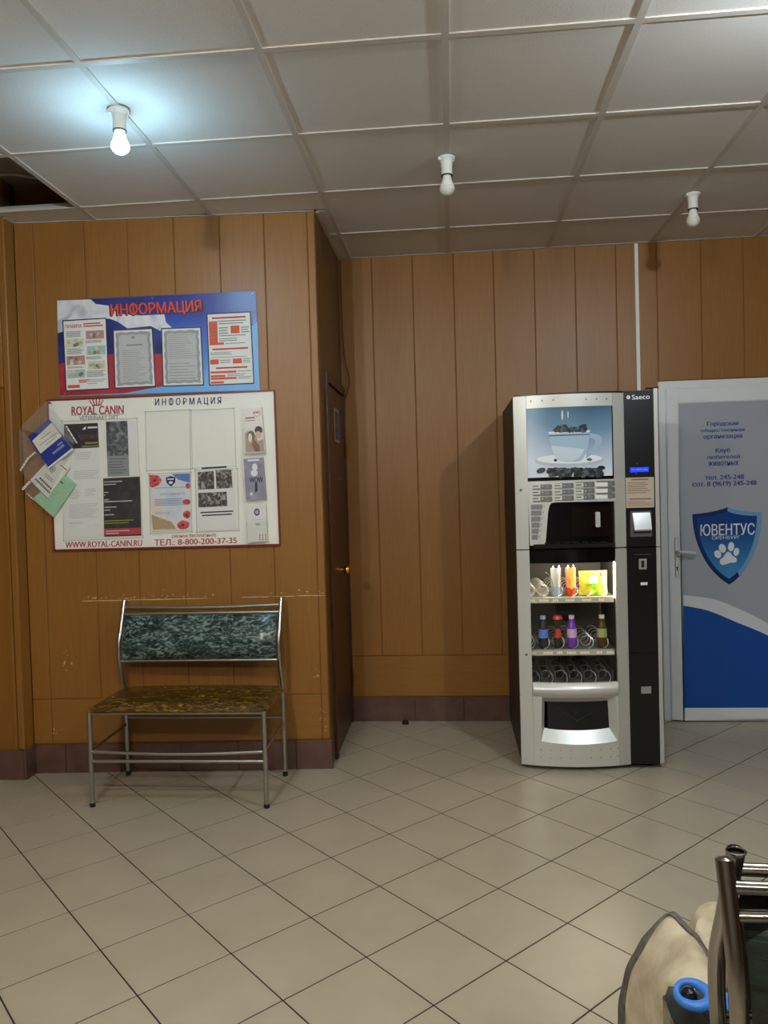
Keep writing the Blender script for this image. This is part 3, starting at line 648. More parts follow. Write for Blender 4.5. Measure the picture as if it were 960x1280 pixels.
# delivery hatch
ZT = P4(430, 742)[1]
def side_loop(c, n=8):
    tl, tr, br, bl = c; out = []
    for a, b in ((tl, tr), (tr, br), (br, bl), (bl, tl)):
        for i in range(n): out.append((a[0]+(b[0]-a[0])*i/n, a[1]+(b[1]-a[1])*i/n))
    return out
def ring(mb, A, oa, B, ob, sag=0.):
    n = len(A); ga = oa if callable(oa) else (lambda p: oa); gb = ob if callable(ob) else (lambda p: ob)
    vs = [(x, yb(x)-ga((x, z)), z) for x, z in A]+[(x, yb(x)-gb((x, z)), z) for x, z in B]
    mb.add(vs, [(i, (i+1) % n, n+(i+1) % n, n+i) for i in range(n)])
hx0, hx1 = VX1, VXR
O = side_loop([(hx0, ZT), (hx1, ZT), (hx1, .022), (hx0, .022)])
Bv = side_loop([(P4(226, 0)[0], P4(430, 815)[1]), (P4(648, 1000)[0]-.004, P4(430, 815)[1]), (P4(648, 1000)[0], P4(430, 1052)[1]), (P4(240, 1000)[0], P4(430, 1052)[1])])
In = side_loop([(P4(265, 850)[0], P4(430, 850)[1]), (P4(603, 850)[0], P4(430, 848)[1]), (P4(612, 995)[0], P4(430, 992)[1]), (P4(262, 990)[0], P4(430, 992)[1])])
def sagz(L, zb, d):
    xs = [p[0] for p in L]; a, b = min(xs), max(xs); out = []
    for x, z in L:
        s = 1-((x-(a+b)/2)/((b-a)/2))**2; out.append((x, z-d*s if z < zb else z))
    return out
Bv = sagz(Bv, .2, .012); In = sagz(In, .25, .008)
q = MB(); ring(q, O, 0., Bv, 0.); ring(q, Bv, 0., In, -.042)
vs = [(x, yb(x)+.03, z) for x, z in O]; n = len(O); q.add([(x, yb(x), z) for x, z in O]+vs, [(i, i+n, (i+1) % n+n, (i+1) % n) for i in range(n)])
hatch = build('delivery_panel', q, SILV2, vm, smooth=True, autos=25)
q = MB(); q.grid(lambda u, v: (lambda x: (x, yb(x)-.022*math.sin(math.pi*v)-.0005, ZT+.002-(ZT-P4(430, 815)[1])*v))(hx0+.002+(hx1-hx0-.004)*u), 14, 8); build('top_bar', q, SILV2, hatch, smooth=True)
q = MB(); bow(q, sagz([(P4(258, 0)[0]+(P4(618, 0)[0]-P4(258, 0)[0])*i/10, P4(430, 842)[1]) for i in range(11)]+[(P4(618, 0)[0]-(P4(618, 0)[0]-P4(258, 0)[0])*i/10, P4(430, 1000)[1]) for i in range(11)], .25, .008), -.041, .005); flap = build('delivery_flap', q, mat('flap_black', '101417', .3), hatch)
q = MB()
for a, b in (((360, 905), (437, 950)), ((437, 950), (520, 905)), ((335, 880), (350, 895))):
    p, r2 = P4(*a), P4(*b); q.tube([(p[0], yb(p[0])+.0405, p[1]), (r2[0], yb(r2[0])+.0405, r2[1])], .0012, 5)
q.lathe([(.0001, 0), (.004, 0), (.004, .002), (.0001, .002)], (P4(430, 905)[0], yb(.59)+.038, P4(430, 905)[1]), 8, 'y'); build('flap_mark', q, mat('flap_grey', '35383a', .4), flap)
q = MB()
for Y in (1096, 1138):
    for X in (240, 290, 342, 398, 505, 557, 610, 652): x, z = P4(X, Y-(X-240)*.012); q = MB(); q.lathe([(.0001, 0), (.0036, 0), (.0036, .002), (.0001, .002)], (x, yb(x)-.0015, z), 8, 'y'); build('vent_stud', q, mat('stud_silver', 'a8a8a0', .3, .4), hatch)
# snack window
vpart('window_header', rect(VX1, VXR, 1.043, VSPL-.003), GLOSSB, -.004, .02)
q = MB(); bow(q, rect(VX1, VXR, ZT+.001, 1.043), -.01); build('window_glass', q, clear_mat('clear_glass', .05), vm, smooth=True)
LINER = mat('liner_grey', '45433f', .6); LINL = mat('liner_light', '8d8a80', .6)
IX0, IX1, IY0, IY1 = .352, .828, 3.96, 4.42
q = MB(); q.add([(IX0, IY0, .38), (IX1, IY0, .38), (IX1, IY1, .38), (IX0, IY1, .38), (IX0, IY0, 1.06), (IX1, IY0, 1.06), (IX1, IY1, 1.06), (IX0, IY1, 1.06)], [(0, 3, 2, 1), (4, 5, 6, 7), (3, 7, 6, 2), (0, 4, 7, 3), (1, 2, 6, 5)]); build('snack_compartment', q, LINER, vm, fixn=False)
LAMP = mat('lamp_white', 'fff1d0', .4, emit=110, ecol=(1, .86, .62, 1))
q = MB(); q.tube([(.815, 3.975, .855), (.815, 3.975, 1.05)], .006, 8); q.tube([(.40, 3.985, 1.052), (.815, 3.985, 1.052)], .005, 8); build('lamp', q, LAMP, vm)
def tray(z, cols, name, n_turn):
    """steel tray, dividers and one spiral coil for each column"""
    q = MB(); q.box(IX0+.004, IX1-.012, 3.985, 4.38, z-.003, z); tr = build('tray', q, mat('tray_steel', '8f8e89', .35, .5), vm)
    q = MB(); q.box(IX0+.004, IX1-.022, 3.965, 3.984, z-.026, z+.002); lb = build('price_strip', q, mat('strip_white', 'b9b5a5', .4), vm)
    s = MB(); random.seed(int(z*1000)); x = IX0+.035
    while x < IX1-.06:
        for i in range(random.randint(3, 5)):
            s.poly([(x, 3.9645, z-.019), (x+.0075, 3.9645, z-.019), (x+.0075, 3.9645, z-.006), (x, 3.9645, z-.006)], -Y_); x += .0095
        x += random.choice((.02, .035))
    build('price_digits', s, mat('digit_cream', 'fff3cf', .5), lb, fixn=False)
    for cx, turns in cols:
        hx = MB(); path = []; N = int(14*turns)
        for i in range(N+1):
            a = -math.pi/2+2*math.pi*turns*i/N; path.append((cx+.029*math.cos(a), 3.99+.36*i/N, z+.033+.029*math.sin(a)))
        hx.tube(path, .002, 6); build('spiral_coil', hx, mat('coil_wire', 'dcdcd4', .3, .55), vm, smooth=True)
def colx(px, y): return onY(px, y, 4.0).x
T1 = [colx(p, 742) for p in (662, 678.6, 696.5, 715, 733, 751.6)]; T2 = [colx(p, 808) for p in (662, 680, 698.5, 716, 735, 753.6)]; T3 = [colx(p, 850) for p in (668, 685, 703, 721, 739, 757)]
ZT1, ZT2, ZT3 = .860, .592, .408
tray(ZT1, [(T1[0], 9), (T1[1], 9), (T1[2], 5), (T1[3], 5), (T1[4], 5), (T1[5], 5)], 'tray', 6)
tray(ZT2, [(x, 5) for x in T2], 'tray', 5); tray(ZT3, [(x, 3) for x in T3], 'tray', 6)
q = MB()
for x in T3: q = MB(); q.box(x+.035, x+.0365, 3.985, 4.35, ZT3, ZT3+.075); build('tray_divider', q, mat('divider_steel', '8a8f92', .35, .6), vm)
q = MB(); q.tube(smoothpts([(T1[1]+.02, 4.0, ZT1+.125), (T1[1]+.045, 3.995, ZT1+.09), (T1[1]+.055, 3.99, ZT1+.03)], 4), .0017, 6); q.tube([(T1[1]-.008, 4.05, ZT1+.128), (T1[1]+.02, 4.0, ZT1+.125)], .0017, 6); build('product_pusher', q, CHROME, vm)
q = MB(); q.box(IX1-.012, IX1-.004, 3.965, 3.99, .40, .85); build('side_rail', q, VBLK, vm)
# ---- goods in the machine
def bottle(name, label, cat, x, y, z, prof, mats_, cuts, group):
    """lathe split at heights into body, label, cap"""
    b = thing(name, label, cat, (x, y, z), group)
    for nm, a, c, m in cuts:
        pr = [(r, zz) for r, zz in prof if a-1e-6 <= zz <= c+1e-6]
        q = MB(); q.lathe([(.0005, pr[0][1])]+pr+[(.0005, pr[-1][1])], (x, y, z), 20); build(nm, q, m, b, smooth=True)
    return b
G = 'goods in the vending machine'
def M_(n, c, r=.3, me=0.): return mat(n, c, r, me)
bottle('drink_can', 'tall silver blue drink can on the upper shelf of the vending machine', 'can', T1[2]-.002, 4.022, ZT1+.001, [(.020, 0), (.0265, .008), (.0265, .05), (.0265, .0505), (.0265, .148), (.022, .158), (.022, .162)], None, [('can_base', 0, .05, M_('can_blue', 'a9c0dc', .3, .3)), ('can_body', .0505, .148, M_('can_silver', 'd4d8dc', .28, .4)), ('can_lid', .148, .162, CHROME)], G)
bottle('drink_can', 'red and orange drink can on the upper shelf of the vending machine', 'can', T1[3]-.002, 4.022, ZT1+.001, [(.020, 0), (.0265, .008), (.0265, .045), (.0265, .0455), (.0265, .148), (.022, .158), (.022, .162)], None, [('can_base', 0, .045, M_('can_red', 'd0402a')), ('can_body', .0455, .148, M_('can_salmon', 'e48a6a')), ('can_lid', .148, .162, CHROME)], G)
q = MB(); fl = [(-.012, .05), (.0, .035), (.010, .05), (.012, .09), (.004, .13), (.008, .15), (-.004, .145), (-.012, .10), (-.006, .08)]
for k_ in range(len(fl)): pass
q.poly([(T1[3]-.002+a, 4.022-math.sqrt(max(.0268**2-a*a, 0))-.001, ZT1+b) for a, b in fl], -Y_); build('flame_print', q, M_('flame_yellow', 'f6c840'), bpy.data.objects['drink_can.001'], fixn=False)
bagc = ((T1[4]+T1[5])/2, 4.02, ZT1+.028)
bag = thing('snack_bag', 'bright yellow and green snack bag on the upper shelf of the vending machine', 'snack bag', (bagc[0], bagc[1], ZT1+.002), G)
def bagf(sgn):
    return lambda u, v: (bagc[0]+(u-.5)*.145*(1-.04*math.sin(math.pi*v)), bagc[1]+sgn*.02*(max(0, math.sin(math.pi*u))**.6)*(max(0, math.sin(math.pi*v))**.6)+.002*math.sin(9*u+5*v), ZT1+.004+.125*v)
BAGM = noise_mat('bag_foil_yellow', ('58a828', 'e7e03a', 'f7ef63'), 16, rough=.25, pos=(.36, .55))
q = MB(); q.grid(bagf(-1), 16, 14); build('bag_front', q, BAGM, bag, smooth=True); q = MB(); q.grid(bagf(1), 16, 14); build('bag_back', q, BAGM, bag, smooth=True)
q = MB(); q.grid(lambda u, v: Vector(bagf(-1)(.72+.18*u, .78+.18*v))+Vector((0, -.0015, 0)), 5, 5); build('red_badge', q, M_('badge_red', 'd8442a'), bag, smooth=True)
q = MB(); q.grid(lambda u, v: Vector(bagf(-1)(.35+.3*u, .5+.3*v))+Vector((0, -.0015, 0)), 5, 5); build('pale_badge', q, M_('badge_pale', 'f4f6d8'), bag, smooth=True)
PET = [(.019, 0), (.026, .01), (.026, .055), (.026, .0555), (.025, .10), (.025, .1005), (.02, .125), (.013, .145), (.013, .15), (.0145, .1505), (.0145, .168)]
def pet(label, x, cb, cl, cc, prof=PET):
    bottle('drink_bottle', label, 'bottle', x, 4.022, ZT2+.001, prof, None, [('bottle_base', 0, .055, cb), ('bottle_label', .0555, .10, cl), ('bottle_neck', .1005, .15, cb), ('bottle_cap', .1505, .168, cc)], G)
pet('dark bottle with blue and white label on the middle vending machine shelf', T2[1], M_('cola_dark', '1a1c24', .15), M_('label_blue', '5f86d8'), M_('cap_blue', 'aab8d8'))
pet('dark bottle with big red top on the middle vending machine shelf', T2[2], M_('tea_dark', '2a2620', .15), M_('label_pale', 'a8aaa2'), M_('cap_red', 'd23a2c'), [(.016, 0), (.02, .008), (.02, .055), (.02, .0555), (.012, .10), (.012, .1005), (.012, .115), (.026, .12), (.026, .15), (.0265, .1505), (.02, .168)])
bpy.data.objects['drink_bottle.001'].children[2].data.materials[0] = MATS['cap_red']
pet('pink and purple bottle on the middle vending machine shelf', T2[3], M_('bottle_purple', '7a3fb0', .2), M_('label_pink', 'd68ad8'), M_('cap_pink', 'e6c8ea'))
bpy.data.objects['drink_bottle.002'].children[2].data.materials[0] = M_('neck_pinkwhite', 'd8b4dc')
pet('amber bottle with yellow label on the middle vending machine shelf', T2[5], M_('bottle_amber', '4a3c10', .15), M_('label_yellow', 'd8cf58'), M_('cap_yellow', 'd9d6a0'))
bpy.data.objects['drink_bottle.003'].children[2].data.materials[0] = M_('neck_green', 'aab070')

# ================================================================== CEILING BULBS
def bulb_fixture(x, y, label, lit=None, tint=None, group=None):
    o = thing('ceiling_bulb', label, 'light bulb', (x, y, HC), group); c = (x, y, HC-.0015)
    q = MB(); q.lathe([(.001, 0), (.037, 0), (.037, -.006), (.03, -.012), (.025, -.02), (.001, -.02)], c, 24)
    for a in (.5, 3.6): q.box(x+.030*math.cos(a)-.008, x+.030*math.cos(a)+.008, y+.03*math.sin(a)-.008, y+.03*math.sin(a)+.008, HC-.016, HC-.002)
    build('flange', q, WHITE, o, smooth=True)
    q = MB(); q.lathe([(.001, -.016), (.0255, -.016), (.0235, -.045), (.0245, -.075), (.001, -.075)], c, 24); build('socket', q, WHITE, o, smooth=True)
    q = MB(); q.lathe([(.001, -.0745), (.0252, -.0745), (.0252, -.079), (.001, -.079)], c, 24); build('socket_ring', q, mat('socket_dark', '3a3934', .7), o)  # dark ring between socket and bulb
    q = MB(); q.lathe([(.001, -.078), (.0175, -.078), (.019, -.092), (.026, -.112), (.031, -.124)], c, 24); build('bulb_body', q, mat('bulb_body_glow_%d' % round(x*100+y*10), 'ffffff', .4, emit=12, ecol=(*tint, 1)) if lit else mat('bulb_porcelain', 'efeee6', .4), o, smooth=True)
    q = MB(); q.lathe([(.031, -.124)]+[(.0325*math.cos(a), -.130-.0315*math.sin(a)) for a in [math.radians(i*90/9) for i in range(10)]], c, 24)
    m = mat('bulb_glow_%d' % round(x*100+y*10), 'ffffff', .4, emit=BULB*lit, ecol=(*tint, 1)) if lit else mat('bulb_opal', 'd9d8cf', .35)
    build('bulb_globe', q, m, o, smooth=True)
bulb_fixture(*LIT[0][:2], 'brightly lit bulb in a white socket above the notice boards', LIT[0][2], LIT[0][3])
bulb_fixture(.02, 3.385, 'unlit white bulb in a ceiling socket, middle of the picture', group='unlit bulbs')
bulb_fixture(1.235, 3.99, 'unlit white bulb in a ceiling socket above the white door', group='unlit bulbs')
where = ('just outside the right picture edge', 'behind the viewer to the left', 'overhead of the viewer', 'far behind the viewer to the left', 'far behind the viewer to the right')
for (x, y, s, c), wv in zip(LIT[1:], where): bulb_fixture(x, y, 'lit bulb on the ceiling '+wv, s, c)

# ================================================================== BENCHES
SEATV = noise_mat('gold_brown_vinyl', ('2a1c08', '5a4012', 'a8822c'), 15, (1, 2.6, 2.6), .2, 5, 2.2, .15, pos=(.34, .72), coord='obj', rot=(0, 0, .5))
BACKV = noise_mat('teal_grey_vinyl', ('1a2626', '3c4f4c', '869a94'), 22, (1, 1, 2.2), .2, 5, 1.8, .15, pos=(.36, .66), coord='obj', rot=(0, .45, 0))
GREENV = noise_mat('dark_green_vinyl', ('101914', '1d2a22', '33443a'), 6, (1, 1, 9), .25, 4, .6, .6, pos=(.35, .75), coord='obj')
BROWNV = noise_mat('dark_brown_vinyl', ('1a0f0a', '2c1a11', '43291b'), 9, (1, 1, 3), .3, 4, 1, .2, coord='obj')
DARKV = noise_mat('charcoal_green_vinyl', ('161a19', '202725', '2e3633'), 9, (1, 1, 1), .35, 4, 1, .2, coord='obj')
def pad(mb, x0, x1, zb, zt, yc, thick, s, bul=.012):
    """upholstered back: rounded slab, front bulging to s*y; yc(z) gives the middle plane"""
    nu, nv = 20, 10
    def F(side):
        def f(u, v):
            e = (max(0, 1-abs(2*u-1)**14)*max(0, 1-abs(2*v-1)**6))**.5
            z = zb+(zt-zb)*v; d = (thick/2+(bul if side > 0 else 0)*(1-(2*v-1)**2))*e
            return Vector((x0+(x1-x0)*u, yc(z)+s*side*d, z))
        return f
    mb.grid(F(1), nu, nv); mb.grid(F(-1), nu, nv); return mb
def bench(label, xl, y0, s, seatm, backm, group=None, wdt=.823, lum=.055, lean=.03, sd=.41, tube=CHROME, rad=.0112, open_top=False, ztop=.9):
    xr = xl+wdt; o = thing('metal_bench', label, 'bench', ((xl+xr)/2, y0+s*.2, 0), group)
    prof = [(0, 0), (.10, .0), (.40, .0), (.47, .006), (.54, lum*.6), (.62, lum), (.70, lum*.95), (.78, lum*.35), (ztop, -lean)]
    pr = smoothpts([(z, d, 0) for z, d in prof], 5)
    def yat(z):
        for a, b in zip(pr[:-1], pr[1:]):
            if a.x <= z <= b.x+1e-6: return y0+s*(a.y+(b.y-a.y)*(z-a.x)/max(b.x-a.x, 1e-9))
        return y0+s*(pr[-1].y if z > .5 else 0)
    for x in (xl, xr):
        q = MB(); q.tube([(x, y0+s*p.y, p.x) for p in pr if p.x > .012], rad, 14, caps=not open_top); q2 = build('back_post', q, tube, o, smooth=True)
        if open_top:
            q = MB(); y = yat(ztop)
            q.tube([(x+rad*math.cos(a), y+rad*math.sin(a), ztop) for a in [2*math.pi*i/24 for i in range(24)]], .0018, 6, closed=True); build('tube_rim', q, tube, q2, smooth=True)
            q = MB(); q.lathe([(.0001, 0), (rad*.92, 0), (rad*.92, .001), (.0001, .001)], (x, y, ztop-.006), 20); build('tube_inner_shade', q, RUBBER, q2)  # black disc stands in for the shade inside the open tube
        else:
            q = MB(); q.lathe([(.0001, .004), (rad*.6, .003), (rad, 0), (rad, -.004), (.0001, -.004)], (x, yat(ztop), ztop), 16); build('end_cap', q, tube, q2, smooth=True)
        q = MB(); q.lathe([(.0001, 0), (rad*1.12, 0), (rad*1.12, .018), (.0001, .018)], (x, y0, 0), 14); build('foot', q, RUBBER, o)
        q = MB(); yf = y0+s*(sd-.012); q.tube([(x, yf, .012), (x, yf, .445)], rad, 14); build('leg', q, tube, o, smooth=True)
        q = MB(); q.lathe([(.0001, 0), (rad*1.12, 0), (rad*1.12, .018), (.0001, .018)], (x, yf, 0), 14); build('foot', q, RUBBER, o)
        q = MB(); q.tube([(x, y0+s*.012, .265), (x, yf-s*.012, .262)], rad*.62, 10); build('side_rail', q, tube, o, smooth=True)
        q = MB(); q.tube([(x, y0+s*.01, .437), (x, yf, .437)], rad*.8, 10); build('seat_frame', q, tube, o, smooth=True)
    def rail(name, z, y, r, sag=0.):
        q = MB(); q.tube([(xl+(xr-xl)*i/16, y, z-sag*math.sin(math.pi*i/16)) for i in range(17)], r, 10); build(name, q, tube, o, smooth=True)
    rail('top_rail', .868, yat(.868), rad*.75, .009); rail('back_rail', .833, yat(.833), rad*.75, .0); rail('back_rail', .602, yat(.602), rad*.75)
    rail('front_rail', .258, y0+s*(sd-.012), rad*.75, .012); rail('front_rail', .213, y0+s*(sd-.012), rad*.75, 0); rail('rear_rail', .30, y0, rad*.62); rail('seat_frame', .437, y0+s*(sd-.012), rad*.8); rail('seat_frame', .437, y0+s*.02, rad*.7)
    q = MB(); pad(q, xl+.016, xr-.016, .612, .824, yat, .022, s); build('backrest', q, backm, o, smooth=True, autos=60)
    # seat: rounded board with a crowned top
    ya, ybk = y0+s*(sd+.015), y0+s*.0; x0, x1 = xl-.013, xr+.013
    q = MB(); nu, nv = 24, 12
    def top(u, v):
        e = (max(0, 1-abs(2*u-1)**16)*max(0, 1-abs(2*v-1)**10))**.5
        cx = 0.018*(abs(2*v-1)**8)*(1 if u < .5 else -1)*(abs(2*u-1)**6)
        return Vector((x0+(x1-x0)*u+cx, ya+(ybk-ya)*v, .452+.018*e+.006*(1-(2*u-1)**2)*e))
    q.grid(top, nu, nv); q.grid(lambda u, v: Vector((top(u, v).x, top(u, v).y, .448)), nu, nv)
    q.grid(lambda u, v: Vector((top(u, 0).x, top(u, 0).y, .448+.004*v)), nu, 1); q.grid(lambda u, v: Vector((top(u, 1).x, top(u, 1).y, .448+.004*v)), nu, 1)
    q.grid(lambda u, v: Vector((top(0, u).x, top(0, u).y, .448+.004*v)), nv, 1); q.grid(lambda u, v: Vector((top(1, u).x, top(1, u).y, .448+.004*v)), nv, 1)
    build('seat', q, seatm, o, smooth=True, autos=60)
    return o
bench('metal bench with gold brown seat and teal backrest below the notice boards', -1.694, 3.815, -1, SEATV, BACKV, tube=STEEL)
bench('chrome bench with dark green backrest at the lower right, nearest the viewer', .364, 1.06, -1, DARKV, GREENV, lum=.02, rad=.0125, tube=CHROMED)
bench('chrome bench behind the nearest bench, open tube end on its post', .389, 1.147, 1, DARKV, BROWNV, lum=.06, rad=.0128, sd=.345, open_top=True, tube=CHROMED)

# ---- blanket lying beyond the near benches
BLK = noise_mat('cream_fleece', ('b9a98a', 'c9ba9b', 'd6c9ad'), 14, rough=.95, detail=6, bump=.5, bscale=220)
HEM = noise_mat('grey_hem', ('57504a', '655d56', '716963'), 60, rough=.9, bump=.4)
bl = thing('blanket', 'crumpled cream blanket with grey hem lying beside the near bench', 'blanket', (.55, 1.85, 0))
hemL = smoothpts([onZ(*a) for a in ((836, 1146, .30), (817, 1163, .275), (800, 1186, .235), (787, 1212, .18), (779, 1245, .11), (776, 1280, .05), (779, 1318, .012))], 5)
inn = smoothpts([onZ(*a) for a in ((893, 1212, .30), (896, 1232, .33), (893, 1252, .34), (888, 1280, .33), (882, 1310, .28), (876, 1340, .2), (870, 1370, .1))], 5)
def samp(L, u): i = min(int(u*(len(L)-1)), len(L)-2); f = u*(len(L)-1)-i; return L[i]*(1-f)+L[i+1]*f
def cloth(u, v):
    p = samp(hemL, u)*(1-v)+samp(inn, u)*v
    b = .030*math.sin(math.pi*v)*(.6+.5*math.sin(5*u+1.2))+.010*math.sin(9*v+6*u)*math.sin(math.pi*v)+.012*math.sin(13*u+2*v)*v*(1-v)*3
    return p+Vector((-.25*b, .1*b, b))
q = MB(); q.grid(cloth, 36, 26); build('fleece', q, BLK, bl, smooth=True, solid=-.004, autos=80)
def cnorm(F, u, v):
    e = .02; a = F(min(u+e, 1), v)-F(max(u-e, 0), v); b = F(u, min(v+e, 1))-F(u, max(v-e, 0)); n = a.cross(b).normalized()
    return n if n.dot(EYE-F(u, v)) > 0 else -n
def hem(F, nu, nv, lift=.004):
    q = MB(); q.grid(lambda a, b: (lambda uv: F(*uv)+cnorm(F, *uv)*(lift+.0012*math.sin(23*uv[0])+.0008*math.sin(31*uv[1])))(a if isinstance(a, tuple) else (a, b)), nu, nv); return q
def hemstrip(uvf, nu, nv):
    q = MB(); q.grid(lambda a, b: cloth(*uvf(a, b))+cnorm(cloth, *uvf(a, b))*(.0045+.001*math.sin(29*a)), nu, nv); build('hem', q, HEM, bl, smooth=True, solid=-.005, autos=80)
hemstrip(lambda a, b: (a, b*min(.5, (.032+.003*math.sin(9*a))/(cloth(a, 1)-cloth(a, 0)).length)), 44, 4)
hemstrip(lambda a, b: (b*.055, a), 26, 3)
# second fold standing up behind, its own hem edge
f2a = smoothpts([onZ(*a) for a in ((838, 1149, .29), (852, 1166, .285), (868, 1190, .28), (884, 1216, .28))], 5)
f2b = smoothpts([onZ(*a) for a in ((873, 1172, .22), (871, 1152, .25), (884, 1146, .26), (912, 1150, .24))], 5)
def fold2(u, v):
    p = samp(f2a, u)*(1-v)+samp(f2b, u)*v; return p+Vector((0, 0, -.05*math.sin(math.pi*v)))
q = MB(); q.grid(fold2, 16, 10)
def lump(u, v):
    a = 2*math.pi*u; r = .07*math.sin(math.pi*.5*v); c = onZ(902, 1160, .17)
    return Vector((c.x+r*1.25*math.cos(a), c.y+.03+r*.9*math.sin(a)+.006*math.sin(3*a), .02+.205*math.cos(math.pi*.5*v)**.6 if v < 1 else .004))
q.grid(lump, 24, 10); build('rear_fold', q, BLK, bl, smooth=True, autos=80)
q = MB(); q.grid(lambda u, v: samp(f2a, u)+Vector((.012*v, .006*v, -.03*v+.004)), 16, 3); build('hem', q, HEM, bl, smooth=True, solid=-.002)

# ---- dog leash on the bench seat behind
LBLUE = mat('leash_blue', '3f7fd6', .35); LBLK = mat('leash_black', '15171b', .25)
ls_ = thing('dog_leash', 'blue retractable dog leash with black grip lying on the bench seat', 'dog leash', (.43, 1.38, .476))
cL = Vector((.407, 1.402, .507)); aL = Vector((.80, -.60, -.02)).normalized(); nL = Vector((.08, -.45, .88)).normalized(); bL = nL.cross(aL).normalized()
def LP(a, b, n=0.): return cL+aL*a+bL*b+nL*n
q = MB(); pth = []
for i in range(36):
    t = 2*math.pi*i/36; e = 1+.12*math.cos(t); pth.append(LP(.029*math.cos(t)*e, .023*math.sin(t)))
q.tube(pth, [.0082+.0025*math.cos(2*math.pi*i/36) for i in range(36)], 12, closed=True); build('handle', q, LBLUE, ls_, smooth=True)
q = MB(); q.tube([LP(a, 0, 0) for a in (.034, .042, .06, .085, .11, .13, .14)], [.010, .018, .026, .030, .030, .022, .006], 18); hs_ = build('housing', q, LBLUE, ls_, smooth=True)
q = MB(); q.tube([LP(.03+.02*i, -.02-.004*i, -.006) for i in range(6)], [.006, .010, .012, .012, .010, .005], 12); build('grip', q, LBLK, ls_, smooth=True)
q = MB(); q.lathe([(.0005, -.016), (.012, -.013), (.015, -.003), (.015, .005), (.010, .013), (.0005, .016)], LP(-.002, .0, -.012), 20); build('brake_button', q, LBLK, ls_, smooth=True)
q = MB(); q.tube([LP(.052, -.022, .018), LP(.06, -.03, .02), LP(.075, -.036, .02), LP(.085, -.03, .018), LP(.078, -.022, .018), LP(.065, -.02, .018)], .003, 8); build('clip', q, CHROME, ls_, smooth=True)

# ---- small black door stop by the back wall
p = onZ(507, 904, 0); q = MB(); q.lathe([(.0005, 0), (.02, 0), (.021, .008), (.016, .02), (.006, .026), (.0005, .027)], (p.x, p.y-.015, 0), 16)
ds_ = tag(build('door_stop', q, RUBBER, smooth=True), 'small black round door stop on the floor by the back wall', 'door stop')

# ================================================================== NOTICE BOARDS
def LQ(pts, off): return [onL(x, y, off) for x, y in pts]
# ---- upper board with the flag
S1 = lambda X, Y: (60+X/3.4286, 355+Y/3.4286)
U0 = .006
ub_c = [onL(*S1(*a), U0) for a in ((38, 70), (890, 30), (908, 455), (50, 482))]
US = Sheet(*ub_c, LN)
gm = mat('board_blue', '2f5fc0', .3); t_, b_, N_, K_ = nt(gm)
g_ = N_.new('ShaderNodeNewGeometry'); s_ = N_.new('ShaderNodeSeparateXYZ'); K_.new(g_.outputs['Position'], s_.inputs[0])
r1 = N_.new('ShaderNodeMapRange'); r1.inputs[1].default_value = 1.97; r1.inputs[2].default_value = 2.46; K_.new(s_.outputs['Z'], r1.inputs[0])
nz = N_.new('ShaderNodeTexNoise'); nz.inputs['Scale'].default_value = 3.5; K_.new(g_.outputs['Position'], nz.inputs['Vector'])
ma = N_.new('ShaderNodeMath'); ma.operation = 'MULTIPLY_ADD'; ma.inputs[1].default_value = .35; K_.new(nz.outputs[0], ma.inputs[0]); K_.new(r1.outputs[0], ma.inputs[2])
rr = N_.new('ShaderNodeValToRGB'); e = rr.color_ramp.elements; e[0].position = .15; e[0].color = lin('7fb6e6'); e[1].position = 1.15; e[1].color = lin('2c3a92'); x_ = e.new(.55); x_.color = lin('3f7fd0'); x_ = e.new(.85); x_.color = lin('3458b8'); K_.new(ma.outputs[0], rr.inputs[0]); K_.new(rr.outputs[0], b_.inputs['Base Color'])
q = MB(); US.body(q, .005)
ub = tag(build('notice_board', q, gm), 'upper notice board printed with a white, blue and red flag', 'notice board')
def pL(parent, name, polys, m, off, F=S1):
    q = MB()
    for p in polys: q.poly([onL(*F(*a), off) for a in p], LN)
    return build(name, q, m, parent, fixn=False)
FLW = noise_mat('flag_white', ('b9bcc4', 'd9dade', 'e6e6e8'), 9, (1, 1, 1), .4, 2, 1.2, pos=(.3, .6)); FLR = noise_mat('flag_red', ('8c2531', 'b33038', 'c43a3e'), 7, rough=.4); FLN = noise_mat('flag_blue', ('1d2560', '28327c', '303c90'), 5, rough=.4)
pL(ub, 'flag_blue', [[(183, 66), (410, 56), (420, 100), (300, 140), (262, 100)], [(41, 200), (120, 190), (265, 145), (300, 165), (480, 185), (490, 310), (280, 330), (46, 350)]], FLN, U0+.0004)
pL(ub, 'flag_white', [[(39, 71), (183, 66), (205, 86), (262, 93), (300, 128), (400, 135), (498, 130), (506, 165), (530, 186), (480, 200), (440, 180), (340, 190), (300, 162), (262, 148), (180, 160), (64, 205), (42, 210)]], FLW, U0+.0007)
pL(ub, 'flag_red', [[(46, 345), (120, 320), (285, 298), (490, 300), (490, 440), (330, 468), (51, 480)]], FLR, U0+.0007)
pL(ub, 'sky_streak', [[(320, 469), (500, 437), (680, 436), (906, 420), (907, 452), (600, 462)], [(872, 180), (898, 160), (905, 420), (884, 420)]], mat('sky_print', '6fb0e6', .4), U0+.0008)
q = MB(); tl, tr, b4 = [onL(*S1(*a), U0+.0012) for a in ((264, 88), (659, 67), (268, 150))]; text_into(q, 'ИНФОРМАЦИЯ', tl, tr, b4, .05); build('heading_outline', q, mat('print_dark_red', '3a1520', .6), ub, fixn=False)  # dark printed outline behind the red letters
q = MB(); tl, tr, b4 = [onL(*S1(*a), U0+.0018) for a in ((268, 86), (655, 66), (272, 146))]; text_into(q, 'ИНФОРМАЦИЯ', tl, tr, b4, .022); build('heading_text', q, mat('heading_red', 'e0482e', .5), ub, fixn=False)
